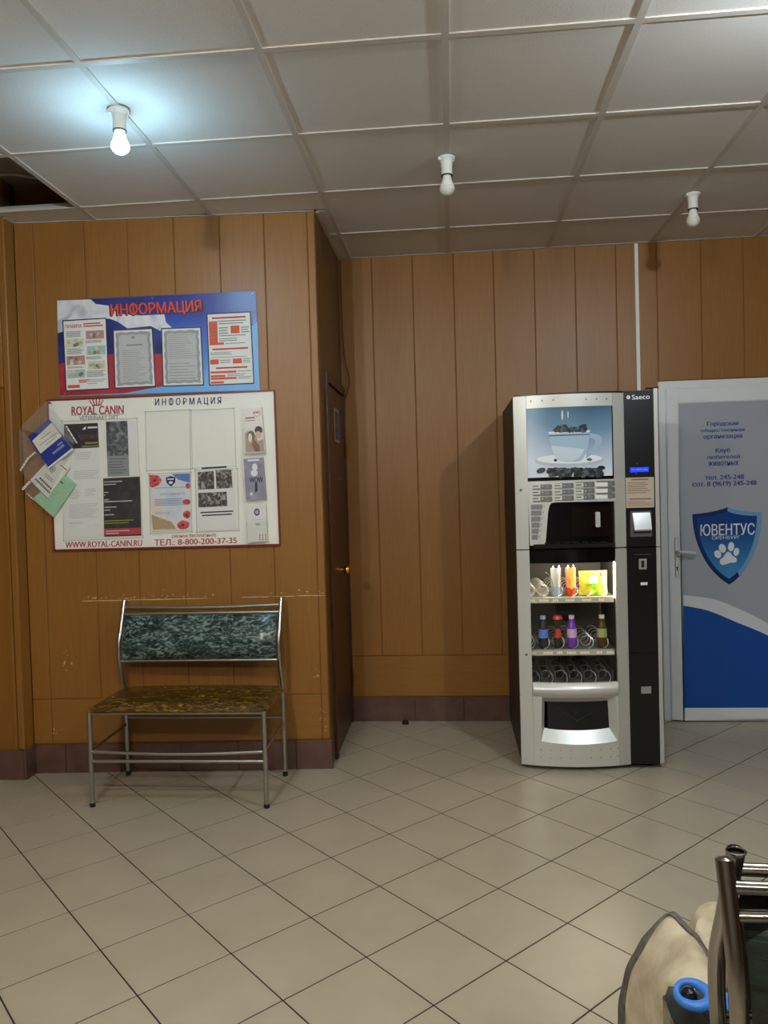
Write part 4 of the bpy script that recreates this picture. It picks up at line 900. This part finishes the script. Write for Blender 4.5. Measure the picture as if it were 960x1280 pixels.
for X, Y in ((53, 80), (447, 61), (876, 42), (896, 440), (475, 452), (72, 470)):
    p = onL(*S1(X, Y), U0); q = MB(); q.tube([p+LN*.0002, p+LN*.004], [.004, .002], 8); build('screw', q, mat('screw_steel', 'c8c8c8', .3, .8), ub)
def sheet(name, label, cat, F, c, off, th, m, frame=None, framem=None, group=None):
    pts = [Vector(onL(*F(*a), off)) for a in c]; s = Sheet(*pts, LN); q = MB(); s.body(q, th); o = tag(build(name, q, m), label, cat, group); return o, s
def framed(parent, F, c, off, g, m):
    cx, cy = sum(a for a, _ in c)/4, sum(b for _, b in c)/4; q = MB()
    q.poly([onL(*F(a+(g if a > cx else -g), b+(g if b > cy else -g)), off) for a, b in c], LN); build('pocket_frame', q, m, parent, fixn=False)
cA = ((66, 160), (246, 149), (259, 446), (80, 455)); cB = ((282, 201), (444, 193), (458, 436), (290, 444)); cC = ((489, 194), (652, 188), (664, 430), (496, 435)); cD = ((684, 131), (865, 122), (880, 423), (695, 431))
for c in (cA, cB, cC, cD): framed(ub, S1, c, U0+.0014, 5, mat('frame_navy', '1b2148', .5))
FIG = [mat('fig_teal', 'a9c4bd', .6), mat('fig_red', 'c08a80', .6), mat('fig_yellow', 'ddd5b0', .6), mat('fig_dark', '7a7b74', .6), mat('fig_green', 'a9b995', .6), mat('fig_skin', 'd3bda8', .6)]
def figure(s, u0, v0, u1, v1, seed, off, mb):
    random.seed(seed); mb.cur = seed % 3; s.rect(mb, u0, v0, u1, v1, off)
    for i in range(7):
        mb.cur = random.randint(0, 5); cu, cv = random.uniform(u0+.05, u1-.05), random.uniform(v0+.02, v1-.02)
        s.ell(mb, cu, cv, min(.045, (u1-u0)*.14), min(.026, (v1-v0)*.3), off+.0001*(i+1), 8)
def multi(name, mb, mats_, parent): o = build(name, mb, mats_, parent, fixn=False); o['kind'] = 'stuff'; return o
# rules sheet
o, s = sheet('rules_sheet', 'rules sheet with small coloured drawings, leftmost on the flag board', 'poster', S1, cA, U0+.0024, .0008, PAPER)
q = MB(); s.txt(q, 'ПРАВИЛА', .04, .055, .43, .105, .0008, .02); s.lines(q, .47, .04, .97, .11, 2, .0008, .5, .25); s.rect(q, .3, .86, .55, .875, .0008); s.rect(q, .3, .885, .5, .9, .0008); multi('red_print', q, RED, o)
q = MB(); s.rect(q, .03, .93, .32, .975, .0008); multi('orange_stamp', q, ORANGE, o)
q = MB(); random.seed(5)
for u0, v0, u1, v1, n in ((.05, .15, .46, .24, 5), (.05, .40, .46, .49, 5), (.04, .66, .46, .69, 2), (.5, .295, .92, .34, 3), (.5, .53, .88, .575, 3), (.5, .735, .97, .83, 5), (.55, .86, .97, .875, 1), (.5, .885, .95, .9, 1), (.5, .915, .75, .93, 1)): s.lines(q, u0, v0, u1, v1, n, .0006, .5, .2)
multi('text_lines', q, GREYINK, o)
q = MB()
for i, r in enumerate(((.52, .16, .95, .28), (.03, .26, .46, .385), (.53, .38, .97, .51), (.03, .51, .47, .64), (.54, .6, .95, .72), (.03, .71, .46, .83))): figure(s, *r, i+1, .0005, q)
multi('drawings', q, FIG, o)
# two photocopied certificates
for i, (c, lb) in enumerate(((cB, 'grey photocopied certificate on the flag board, left of the two'), (cC, 'grey photocopied certificate on the flag board, right of the two'))):
    o, s = sheet('certificate', lb, 'certificate', S1, c, U0+.0024, .0008, PAPER, group='photocopied certificates')
    q = MB(); random.seed(20+i)
    def wav(k0, ins): 
        L = []
        for a, b, n in (((ins, ins*.7), (1-ins, ins*.7), 12), ((1-ins, ins*.7), (1-ins, 1-ins*.7), 16), ((1-ins, 1-ins*.7), (ins, 1-ins*.7), 12), ((ins, 1-ins*.7), (ins, ins*.7), 16)):
            for k in range(n): t = k/n; L.append((a[0]+(b[0]-a[0])*t+.012*math.sin(k*1.9+k0), a[1]+(b[1]-a[1])*t+.008*math.cos(k*1.7)))
        return L
    s.poly(q, wav(i, .05), .0006); multi('grey_border', q, mat('copy_grey', 'a2a2a0', .7), o)
    q = MB(); s.poly(q, wav(i+1, .12), .0009); multi('grey_field', q, mat('copy_light', 'c6c6c3', .7), o)
    q = MB()
    if i == 0: s.ell(q, .5, .13, .05, .03, .0012, 10); s.rect(q, .32, .25, .75, .28, .0012); s.lines(q, .2, .35, .85, .9, 16, .0012, .25, .4)
    else: s.lines(q, .15, .1, .85, .55, 12, .0012, .25, .4); s.lines(q, .15, .6, .85, .92, 6, .0012, .25, .4)
    multi('text_lines', q, mat('copy_ink', '9a9a97', .7), o)
    q = MB(); s.rect(q, -.01, -.03, 1.0, 1.0, .003); pk = build('plastic_pocket', q, clear_mat('pocket_film', .03, haze=.03, rough=.15), o)
# phone list on the right
o, s = sheet('phone_list', 'white phone list with orange number blocks, rightmost on the flag board', 'poster', S1, cD, U0+.0024, .0008, PAPER)
q = MB(); s.rect(q, .02, .1, .22, .44, .0005); s.rect(q, .02, .405, .36, .44, .0006); s.rect(q, .53, .175, .74, .285, .0005); s.rect(q, .02, .645, .22, .715, .0006); s.rect(q, .55, .645, .76, .715, .0006)
for v, e_ in ((.815, .62), (.87, .36), (.905, .62), (.96, .32)): s.rect(q, .02, v, e_, v+.03, .0005)
multi('orange_blocks', q, ORANGE, o)
q = MB()
for v, a, b in ((.045, .1, .9), (.49, .08, .92), (.76, .15, .88)): s.rect(q, a, v, b, v+.022, .0008)
multi('red_headings', q, RED, o)
q = MB(); random.seed(8)
for u0, v0, u1, v1, n in ((.25, .09, .93, .16, 2), (.25, .185, .47, .3, 3), (.77, .19, .97, .29, 3), (.25, .3, .95, .33, 1), (.25, .345, .7, .4, 2), (.39, .415, .9, .44, 1), (.03, .54, .55, .59, 3), (.03, .61, .9, .63, 1), (.25, .65, .5, .71, 2), (.79, .645, .97, .715, 3), (.65, .815, .97, .84, 1), (.4, .855, .85, .9, 2), (.65, .9, .97, .94, 2)): s.lines(q, u0, v0, u1, v1, n, .0006, .4, .15)
for i in range(6): s.rect(q, .05, .125+i*.05, .19, .135+i*.05, .0008)
multi('text_lines', q, GREYINK, o)

# ---- lower white board in a red frame
S2 = lambda X, Y: (X/2.6667, 340+Y/2.6667)
B0 = .008; c2 = ((160, 430), (911, 397), (930, 906), (183, 925)); co = ((155, 425), (915, 392), (935, 912), (178, 931))
wb = thing('notice_board', 'lower white notice board in a dark red frame with a pet food logo', 'notice board', onL(*S2(550, 928), 0))
q = MB(); Sheet(*[onL(*S2(*a), B0) for a in c2], LN).body(q, .007); build('panel', q, mat('board_cream', 'f0eee2', .45), wb)
MR = mat('frame_dark_red', '7d1f2a', .4)
for i in range(4):
    a, b, c, d = co[i], co[(i+1) % 4], c2[(i+1) % 4], c2[i]; q = MB(); q.prism([onL(*S2(*k_), B0+.006) for k_ in (a, b, c, d)], -LN*.013); build('frame_rail', q, MR, wb)
def btext(name, body, x0, x1, yt0, yt1, h, m, bold=.0, off=.0012): return text(name, body, onL(*S2(x0, yt0), B0+off), onL(*S2(x1, yt1), B0+off), onL(*S2(x0, yt0+h), B0+off), m, wb, bold)
CRED = mat('logo_red', 'b02a3a', .5); GR = mat('logo_grey', '6f7f86', .5); NV = mat('board_navy', '2a2f66', .5)
btext('brand_text', 'ROYAL CANIN', 239, 412, 449, 444, 28, CRED, .028); btext('brand_subtitle', 'VETERINARY DIET', 265, 395, 481, 477, 13, GR, .018)
q = MB(); q.poly([onL(*S2(*a), B0+.001) for a in ((237, 477), (413, 473), (413, 474.5), (237, 478.5))], LN); build('logo_rule', q, GR, wb, fixn=False)
q = MB(); F3 = lambda X, Y: onL(*S2(X, Y), B0+.0012)
q.poly([F3(*a) for a in ((306, 443), (337, 441), (338, 445), (307, 447))], LN)
for k_, (a, b) in enumerate(((299, 429), (309, 426), (320, 425), (331, 425), (341, 427))):
    cx = 308+k_*7; q.poly([F3(*t) for t in ((cx-2, 442), (cx+2, 442), (a+3.5, b+4), (a-1, b+4.5))], LN); q.poly([F3(a+1+2.6*math.cos(t), b+1+2.6*math.sin(t)) for t in [i*math.pi/4 for i in range(8)]], LN)
crown = build('crown_logo', q, CRED, wb, fixn=False); crown['kind'] = 'stuff'
btext('heading_text', 'И Н Ф О Р М А Ц И Я', 517, 737, 421, 415, 29, NV, .02)
btext('website_text', 'WWW.ROYAL-CANIN.RU', 218, 473, 900, 893, 20, CRED, .025); btext('phone_text', 'ТЕЛ.: 8-800-200-37-35', 515, 789, 892, 884, 20, CRED, .025); btext('phone_note', '(звонок бесплатный)', 573, 720, 874, 870, 15, CRED, .012)
FILM = clear_mat('pocket_film', .06)
def pocket(c, off=.004):
    q = MB(); Sheet(*[onL(*S2(*a), B0+off) for a in c], LN).rect(q, 0, 0, 1, 1, 0); o = build('clear_pocket', q, FILM, wb)
    q = MB()
    for i in range(4):
        a, b = onL(*S2(*c[i]), B0+off), onL(*S2(*c[(i+1) % 4]), B0+off); q.tube([a, b], .0008, 4)
    build('pocket_edge', q, mat('pocket_edge', 'a9a99f', .4), o)
    for k_ in c:
        p = onL(*S2(*k_), B0+off); q = MB(); q.tube([p, p+LN*.002], .0025, 8); build('pocket_pin', q, mat('pin_grey', '6c6c68', .4), o)
pocket(((484, 466), (632, 459), (636, 656), (489, 662))); pocket(((637, 461), (780, 454), (787, 648), (641, 655))); pocket(((497, 672), (636, 667), (640, 866), (502, 872)), .006); pocket(((650, 660), (792, 655), (797, 862), (656, 868)), .006); pocket(((206, 497), (456, 487), (476, 886), (212, 896)), .007)
# papers in the pockets
o, s = sheet('leaflet', 'long white typed sheet with black head in the left pocket', 'leaflet', S2, ((213, 508), (326, 503), (346, 882), (217, 890)), B0+.003, .0008, PAPER)
q = MB(); s.rect(q, .0, .0, 1, .215, .0005); multi('black_head', q, mat('leaflet_black', '1d1b1c', .4), o)
q = MB(); s.txt(q, 'ТЕСТ НА П', .42, .10, .99, .135, .0009, .01); multi('red_head_text', q, mat('leaflet_red', '8c3f30', .5), o)
q = MB(); s.rect(q, .70, .03, .98, .045, .0009); s.poly(q, [(.54, .05), (.6, .035), (.65, .025), (.64, .05), (.58, .055)], .0009); multi('head_mark', q, PAPER, o)
q = MB(); s.rect(q, .6, .165, .98, .18, .0009); s.rect(q, .5, .195, .98, .205, .0009); multi('yellow_head_text', q, mat('leaflet_olive', '8f8a3a', .5), o)
q = MB(); random.seed(31)
for u0, v0, u1, v1, n in ((.3, .25, .78, .32, 4), (.25, .41, .98, .49, 5), (.12, .57, .45, .66, 7), (.55, .57, .85, .64, 4), (.12, .7, .95, .83, 11), (.12, .86, .5, .88, 1), (.12, .89, .3, .9, 1), (.75, .89, .95, .9, 1)): s.lines(q, u0, v0, u1, v1, n, .0006, .22, .3)
multi('text_lines', q, mat('faint_ink', 'a8a8a4', .8), o)
o, s = sheet('leaflet', 'white sheet with a grey animal photo at the top of the left pocket', 'leaflet', S2, ((353, 499), (450, 495), (457, 680), (359, 684)), B0+.0034, .0008, PAPER)
q = MB(); s.rect(q, .0, .0, .74, .62, .0005); multi('animal_photo', q, noise_mat('dark_fur_photo', ('2c3032', '55595c', '8c9092'), 22, rough=.4, coord='pos', detail=3, dist=1.5, pos=(.36, .66)), o)
q = MB(); s.rect(q, .0, .62, .74, .99, .0005); multi('grey_panel', q, mat('leaflet_grey', '8e9394', .5), o)
q = MB(); s.lines(q, .05, .66, .7, .96, 6, .0008, .35, .3); multi('text_lines', q, mat('ink_mid', '6c7072', .8), o)
o, s = sheet('leaflet', 'black leaflet with a red foot strip in the left pocket', 'leaflet', S2, ((344, 688), (466, 682), (471, 878), (347, 882)), B0+.0044, .0008, noise_mat('leaflet_charcoal', ('1c1b1a', '2b2927', '45423c'), 14, rough=.35, coord='pos', detail=3, dist=1, pos=(.4, .75)))
q = MB(); s.rect(q, 0, .865, 1, .98, .0005); multi('red_foot', q, mat('leaflet_red_strip', 'b8343a', .5), o)
q = MB()
for v, a, b in ((.055, .02, .52), (.1, .02, .35), (.235, .02, .14), (.28, .02, .05), (.36, .02, .15), (.395, .02, .78), (.49, .02, .35), (.54, .02, .18), (.62, .02, .28), (.9, .05, .68), (.94, .05, .4)): s.rect(q, a, v, b, v+.016, .0009)
multi('white_text', q, mat('leaflet_white', 'c9c9c4', .6), o)
q = MB(); s.rect(q, .02, .725, .8, .74, .0009); s.rect(q, .02, .765, .66, .78, .0009); multi('yellow_text', q, mat('leaflet_yellow', 'a09a3c', .6), o)
o, s = sheet('thank_you_letter', 'letter of thanks with red poppies and a blue shield', 'letter', S2, ((498, 676), (634, 671), (637, 861), (508, 865)), B0+.0044, .0008, noise_mat('poppy_paper', ('c7d3e2', 'dfe0e2', 'e8d5c9'), 10, rough=.5, coord='pos', pos=(.35, .65)))
POP = noise_mat('poppy_red', ('b3222a', 'd03c34', 'e0705c'), 60, rough=.5)
q = MB(); s.poly(q, [(0, 0), (.22, .02), (.3, .1), (.22, .19), (.05, .23), (0, .2)], .0005)
for cu, cv, ru, rv in ((.8, .9, .16, .08), (.93, .72, .1, .07), (.9, .5, .1, .05), (.95, .22, .06, .05)): s.ell(q, min(cu, 1-ru), min(cv, 1-rv), ru, rv, .0005, 12)
multi('poppies', q, POP, o)
q = MB(); [s.ell(q, cu, cv, .035, .02, .0009, 8) for cu, cv in ((.80, .9), (.9, .73), (.12, .11))]; multi('poppy_hearts', q, mat('poppy_dark', '3c1a1c', .6), o)
q = MB(); s.poly(q, [(.02, .97), (0, .7), (.2, .76), (.5, .84), (.62, .97)], .0005); multi('field_print', q, mat('field_ochre', 'b89a72', .6), o)
q = MB(); s.poly(q, [(.55, .0), (.99, .0), (.99, .17), (.7, .1)], .0004); multi('sky_print', q, mat('letter_blue', '5a7fc0', .6), o)
q = MB(); s.poly(q, [(.4, .06), (.52, .035), (.64, .06), (.63, .15), (.52, .225), (.41, .15)], .0009); multi('shield_print', q, NAVY, o)
q = MB(); s.ell(q, .52, .15, .05, .025, .0012, 8); s.rect(q, .44, .08, .6, .1, .0012); multi('shield_mark', q, PAPER, o)
q = MB(); s.txt(q, 'БЛАГОДАРНОСТЬ', .26, .335, .86, .37, .0009, .01); s.rect(q, .1, .235, .95, .242, .0009); s.lines(q, .1, .43, .9, .56, 5, .0009, .35, .2); s.lines(q, .1, .66, .5, .71, 2, .0009, .2, .3); multi('text_lines', q, mat('letter_ink', '7c7f94', .7), o)
o, s = sheet('pet_notice', 'white notice with two rows of animal photographs', 'notice', S2, ((655, 645), (773, 638), (790, 858), (659, 864)), B0+.0044, .0008, PAPER)
FUR = noise_mat('fur_photo', ('241c1a', '564a46', 'b9b2ac'), 40, rough=.4, coord='pos', detail=2, dist=1.2, pos=(.36, .68))
for r in ((.03, .1, .48, .37), (.53, .09, .97, .37), (.03, .42, .8, .64)): q = MB(); s.rect(q, *r, .0005); multi('animal_photo', q, FUR, o)
q = MB(); s.rect(q, .14, .035, .85, .06, .0006); s.rect(q, .08, .71, .94, .73, .0006); s.rect(q, .12, .755, .9, .775, .0006); multi('text_lines', q, INK, o)
# brochures in clear holders
def brochure(label, c, m, off=.022):
    o, s = sheet('brochure_stack', label, 'brochure', S2, c, B0+off, off-.002, m, group='brochures on the white board')
    return o, s
def holder(c):
    (a, b), (c_, d), (e_, f_), (g, h) = c; lo = ((a-2, b+(h-b)*.45), (c_+2, d+(f_-d)*.45), (e_+2, f_+3), (g-2, h+3))
    q = MB(); Sheet(*[onL(*S2(*k_), B0+.026) for k_ in lo], LN).rect(q, 0, 0, 1, 1, 0); o = build('brochure_holder', q, FILM, wb)
    q = MB(); q.tube([onL(*S2(*k_), B0+.025) for k_ in (lo[3], lo[2])], .0015, 6); q.tube([onL(*S2(*k_), B0+.025) for k_ in (lo[0], lo[3])], .001, 6); q.tube([onL(*S2(*k_), B0+.025) for k_ in (lo[1], lo[2])], .001, 6); build('holder_edge', q, mat('holder_edge', 'c9c9bf', .3), o)
b1 = ((811, 456), (872, 451), (884, 601), (816, 604)); b2 = ((812, 622), (876, 618), (887, 757), (820, 760)); b3 = ((825, 778), (886, 774), (891, 897), (828, 900))
for b in (b1, b2, b3): holder(b)
o, s = brochure('pale brochure with a person hugging a dog, top of the three holders', b1, mat('brochure_cream', 'e4dfd6', .4))
q = MB(); q.cur = 0; s.poly(q, [(.05, .98), (.04, .55), (.2, .5), (.35, .62), (.55, .6), (.7, .75), (.95, .7), (.97, .98)], .0005); q.cur = 1; s.ell(q, .35, .62, .2, .12, .0008, 14); s.poly(q, [(.5, .98), (.35, .8), (.5, .7), (.75, .85), (.75, .98)], .0008); q.cur = 2; s.ell(q, .75, .5, .2, .09, .001, 14); q.cur = 3; s.ell(q, .72, .6, .15, .08, .0012, 14); q.cur = 4; s.ell(q, .3, .66, .1, .1, .0012, 12); multi('photo_print', q, [mat('br_tan', 'b39a86', .5), mat('br_brown', '8a5c40', .5), mat('br_hair', '3a2c28', .5), mat('br_skin', 'd8b49a', .5), mat('br_white', 'e8e2da', .5)], o)
q = MB(); s.rect(q, .08, .2, .6, .23, .0006); s.rect(q, .08, .27, .6, .285, .0006); s.rect(q, .55, .1, .85, .12, .0006); multi('text_lines', q, mat('br_ink', '9a6a6a', .6), o)
q = MB(); hp_ = [(.72+.2*math.sin(t)**3, .13-.06*(math.cos(t)-.35*math.cos(2*t)-.15*math.cos(3*t))) for t in [i*2*math.pi/20 for i in range(21)]]; q.tube([s.p(u, v, .0008) for u, v in hp_], .0009, 4); multi('heart_outline', q, RED, o)
o, s = brochure('grey violet brochure reading wow, middle of the three holders', b2, noise_mat('brochure_violet', ('77738a', '8f8ca0', 'a5a2b2'), 12, rough=.35, coord='pos'))
q = MB(); s.txt(q, 'WOW', .24, .46, .92, .60, .0008, .03); s.poly(q, [(.5, .6), (.62, .6), (.62, .8), (.52, .82), (.46, .84)], .0006); multi('dark_print', q, INK, o)
q = MB(); s.ell(q, .55, .22, .14, .09, .0006, 12); s.ell(q, .5, .36, .18, .08, .0006, 12); s.rect(q, .2, .03, .8, .075, .0006); s.ell(q, .28, .86, .07, .04, .0006, 10); multi('pale_print', q, PAPER, o)
o, s = brochure('white brochure with a violet ring and red dots, bottom holder', b3, mat('brochure_white', 'e2e1da', .4))
q = MB(); s.ell(q, .5, .2, .16, .1, .0006, 16); multi('violet_ring', q, mat('ring_violet', '5a3f78', .5), o)
q = MB(); s.ell(q, .5, .2, .1, .06, .0009, 14); multi('ring_inside', q, mat('ring_pale', 'b9a6cc', .5), o)
q = MB(); s.rect(q, .2, .4, .8, .412, .0006); s.rect(q, .4, .5, .65, .56, .0006); multi('text_lines', q, mat('br_blue', '9ab0bc', .6), o)
q = MB()
for i in range(3):
    for j in range(3): s.ell(q, .62+.15*i, .83+.06*j, .035, .022, .0006, 8)
multi('red_dots', q, RED, o)

# ---- plastic sleeves with cards hanging from the corner of the white board
S4 = lambda X, Y: (15+X/7.533, 490+Y/7.53)
o, s = sheet('membership_card', 'pale green folded card, lowest of the cards hanging at the board corner', 'card', S4, ((470, 760), (605, 868), (390, 1178), (195, 1005)), .026, .003, mat('card_green', '9ccfa4', .5))
q = MB(); s.lines(q, .1, .1, .6, .3, 3, .0005, .2, .4); s.lines(q, .2, .45, .8, .8, 4, .0005, .15, .4); multi('text_lines', q, mat('card_green_ink', '7fae88', .7), o)
q = MB(); s.rect(q, .15, .18, .45, .21, .0007); multi('ink_line', q, INK, o)
o, s = sheet('membership_card', 'white card with black lettering hanging between the blue and green cards', 'card', S4, ((400, 580), (552, 705), (335, 995), (170, 830)), .032, .003, mat('card_cream', 'e2dfd0', .5))
q = MB(); [s.rect(q, .24+.1*i, .74, .24+.1*i+.075, .795, .0006) for i in range(7)]; [s.rect(q, .13+.085*i, .84, .13+.085*i+.062, .895, .0006) for i in range(10)]; s.lines(q, .3, .55, .8, .65, 2, .0006, .3, .3); s.rect(q, .55, .12, .95, .14, .0006); multi('text_lines', q, INK, o)
q = MB(); q.tube([s.p(.42+.1*math.cos(t), .36+.08*math.sin(t), .0008) for t in [i*math.pi/8 for i in range(17)]], .002, 5); s.ell(q, .42, .36, .05, .04, .0008, 10); multi('emblem', q, mat('card_grey', '6f7378', .6), o)
o, s = sheet('booklet', 'blue booklet with white label, topmost of the hanging cards', 'booklet', S4, ((345, 255), (565, 525), (340, 705), (150, 420)), .046, .012, mat('booklet_blue', '26388c', .4))
q = MB(); q.prism([onL(*S4(*a), .045) for a in ((565, 528), (572, 545), (345, 722), (340, 706))], -LN*.010); build('pages', q, PAPER, o)
q = MB(); q.poly([onL(*S4(*a), .0466) for a in ((375, 287), (470, 415), (268, 580), (190, 460))], LN); lb_ = build('white_label', q, mat('label_ivory', 'dfdccf', .6), o, fixn=False)
q = MB()
for a in (((270, 440), (365, 370)), ((255, 500), (425, 380)), ((315, 497), (405, 425))):
    (x0, y0_), (x1, y1_) = a; q.poly([onL(*S4(*k_), .0470) for k_ in ((x0, y0_), (x1, y1_), (x1+3, y1_+6), (x0+3, y0_+6))], LN)
multi('text_lines', q, mat('label_ink', '8c8a80', .7), lb_)
q = MB()
for (x0, y0_), (x1, y1_), n_, h_ in (((422, 497), (470, 458), 3, 18), ((378, 572), (485, 486), 6, 22)):
    for i in range(n_):
        a, b = i/n_, (i+.75)/n_; pa, pb = (x0+(x1-x0)*a, y0_+(y1_-y0_)*a), (x0+(x1-x0)*b, y0_+(y1_-y0_)*b)
        q.poly([onL(*S4(*k_), .0468) for k_ in (pa, pb, (pb[0]+h_*.6, pb[1]+h_*.8), (pa[0]+h_*.6, pa[1]+h_*.8))], LN)
multi('cover_text', q, mat('cover_silver', '9aa4b8', .5), o)
sl = thing('plastic_sleeve', 'clear punched plastic sleeves pinned at the top left board corner', 'plastic sleeve', onL(60, 646, .03))
SLM = clear_mat('sleeve_film', .06, haze=.10, rough=.15)
def slv(c, off, amp=.004):
    s = Sheet(*[onL(*S4(*a), off) for a in c], LN); q = MB(); q.grid(lambda u, v: s.p(u, v, amp*math.sin(9*u+5*v)*math.sin(7*v+2*u)), 12, 12); build('film', q, SLM, sl, smooth=True)
slv(((325, 85), (345, 95), (620, 485), (65, 345)), .052, .007); slv(((345, 95), (590, 460), (565, 540), (345, 255)), .054, .005); slv(((65, 345), (160, 420), (225, 545), (75, 740)), .036); slv(((235, 560), (570, 560), (330, 1000), (75, 745)), .037); slv(((170, 835), (600, 860), (395, 1180), (100, 920)), .030)
def perf(a, b, w, n, off):
    pa, pb = onL(*S4(*a), off), onL(*S4(*b), off); t = (pb-pa).normalized(); d = LN.cross(t)*w
    q = MB(); q.prism([pa-d, pa+d, pb+d, pb-d], -LN*.0006); st = build('punched_strip', q, mat('strip_ivory', 'e6e2d6', .5), sl)
    q = MB()
    for i in range(n):
        c = pa+(pb-pa)*((i+.5)/n)+LN*.0004; q.poly([c+t*.0028*math.cos(k_)+d.normalized()*.0028*math.sin(k_) for k_ in [j*math.pi/4 for j in range(8)]], LN)
    multi('punch_holes', q, mat('punch_dark', '4a3520', .8), st)
perf((220, 565), (150, 625), .0045, 3, .04); perf((150, 625), (78, 740), .0045, 4, .04); perf((168, 842), (98, 918), .006, 3, .04); perf((510, 320), (610, 480), .0035, 4, .056); perf((140, 955), (200, 1012), .003, 3, .034)
p = onL(*S4(352, 103), .055); q = MB(); q.tube([p-LN*.03, p], [.002, .002], 8); q.tube([p, p+LN*.004], [.006, .004], 10); build('pin', q, mat('pin_dark', '35383a', .4), sl)
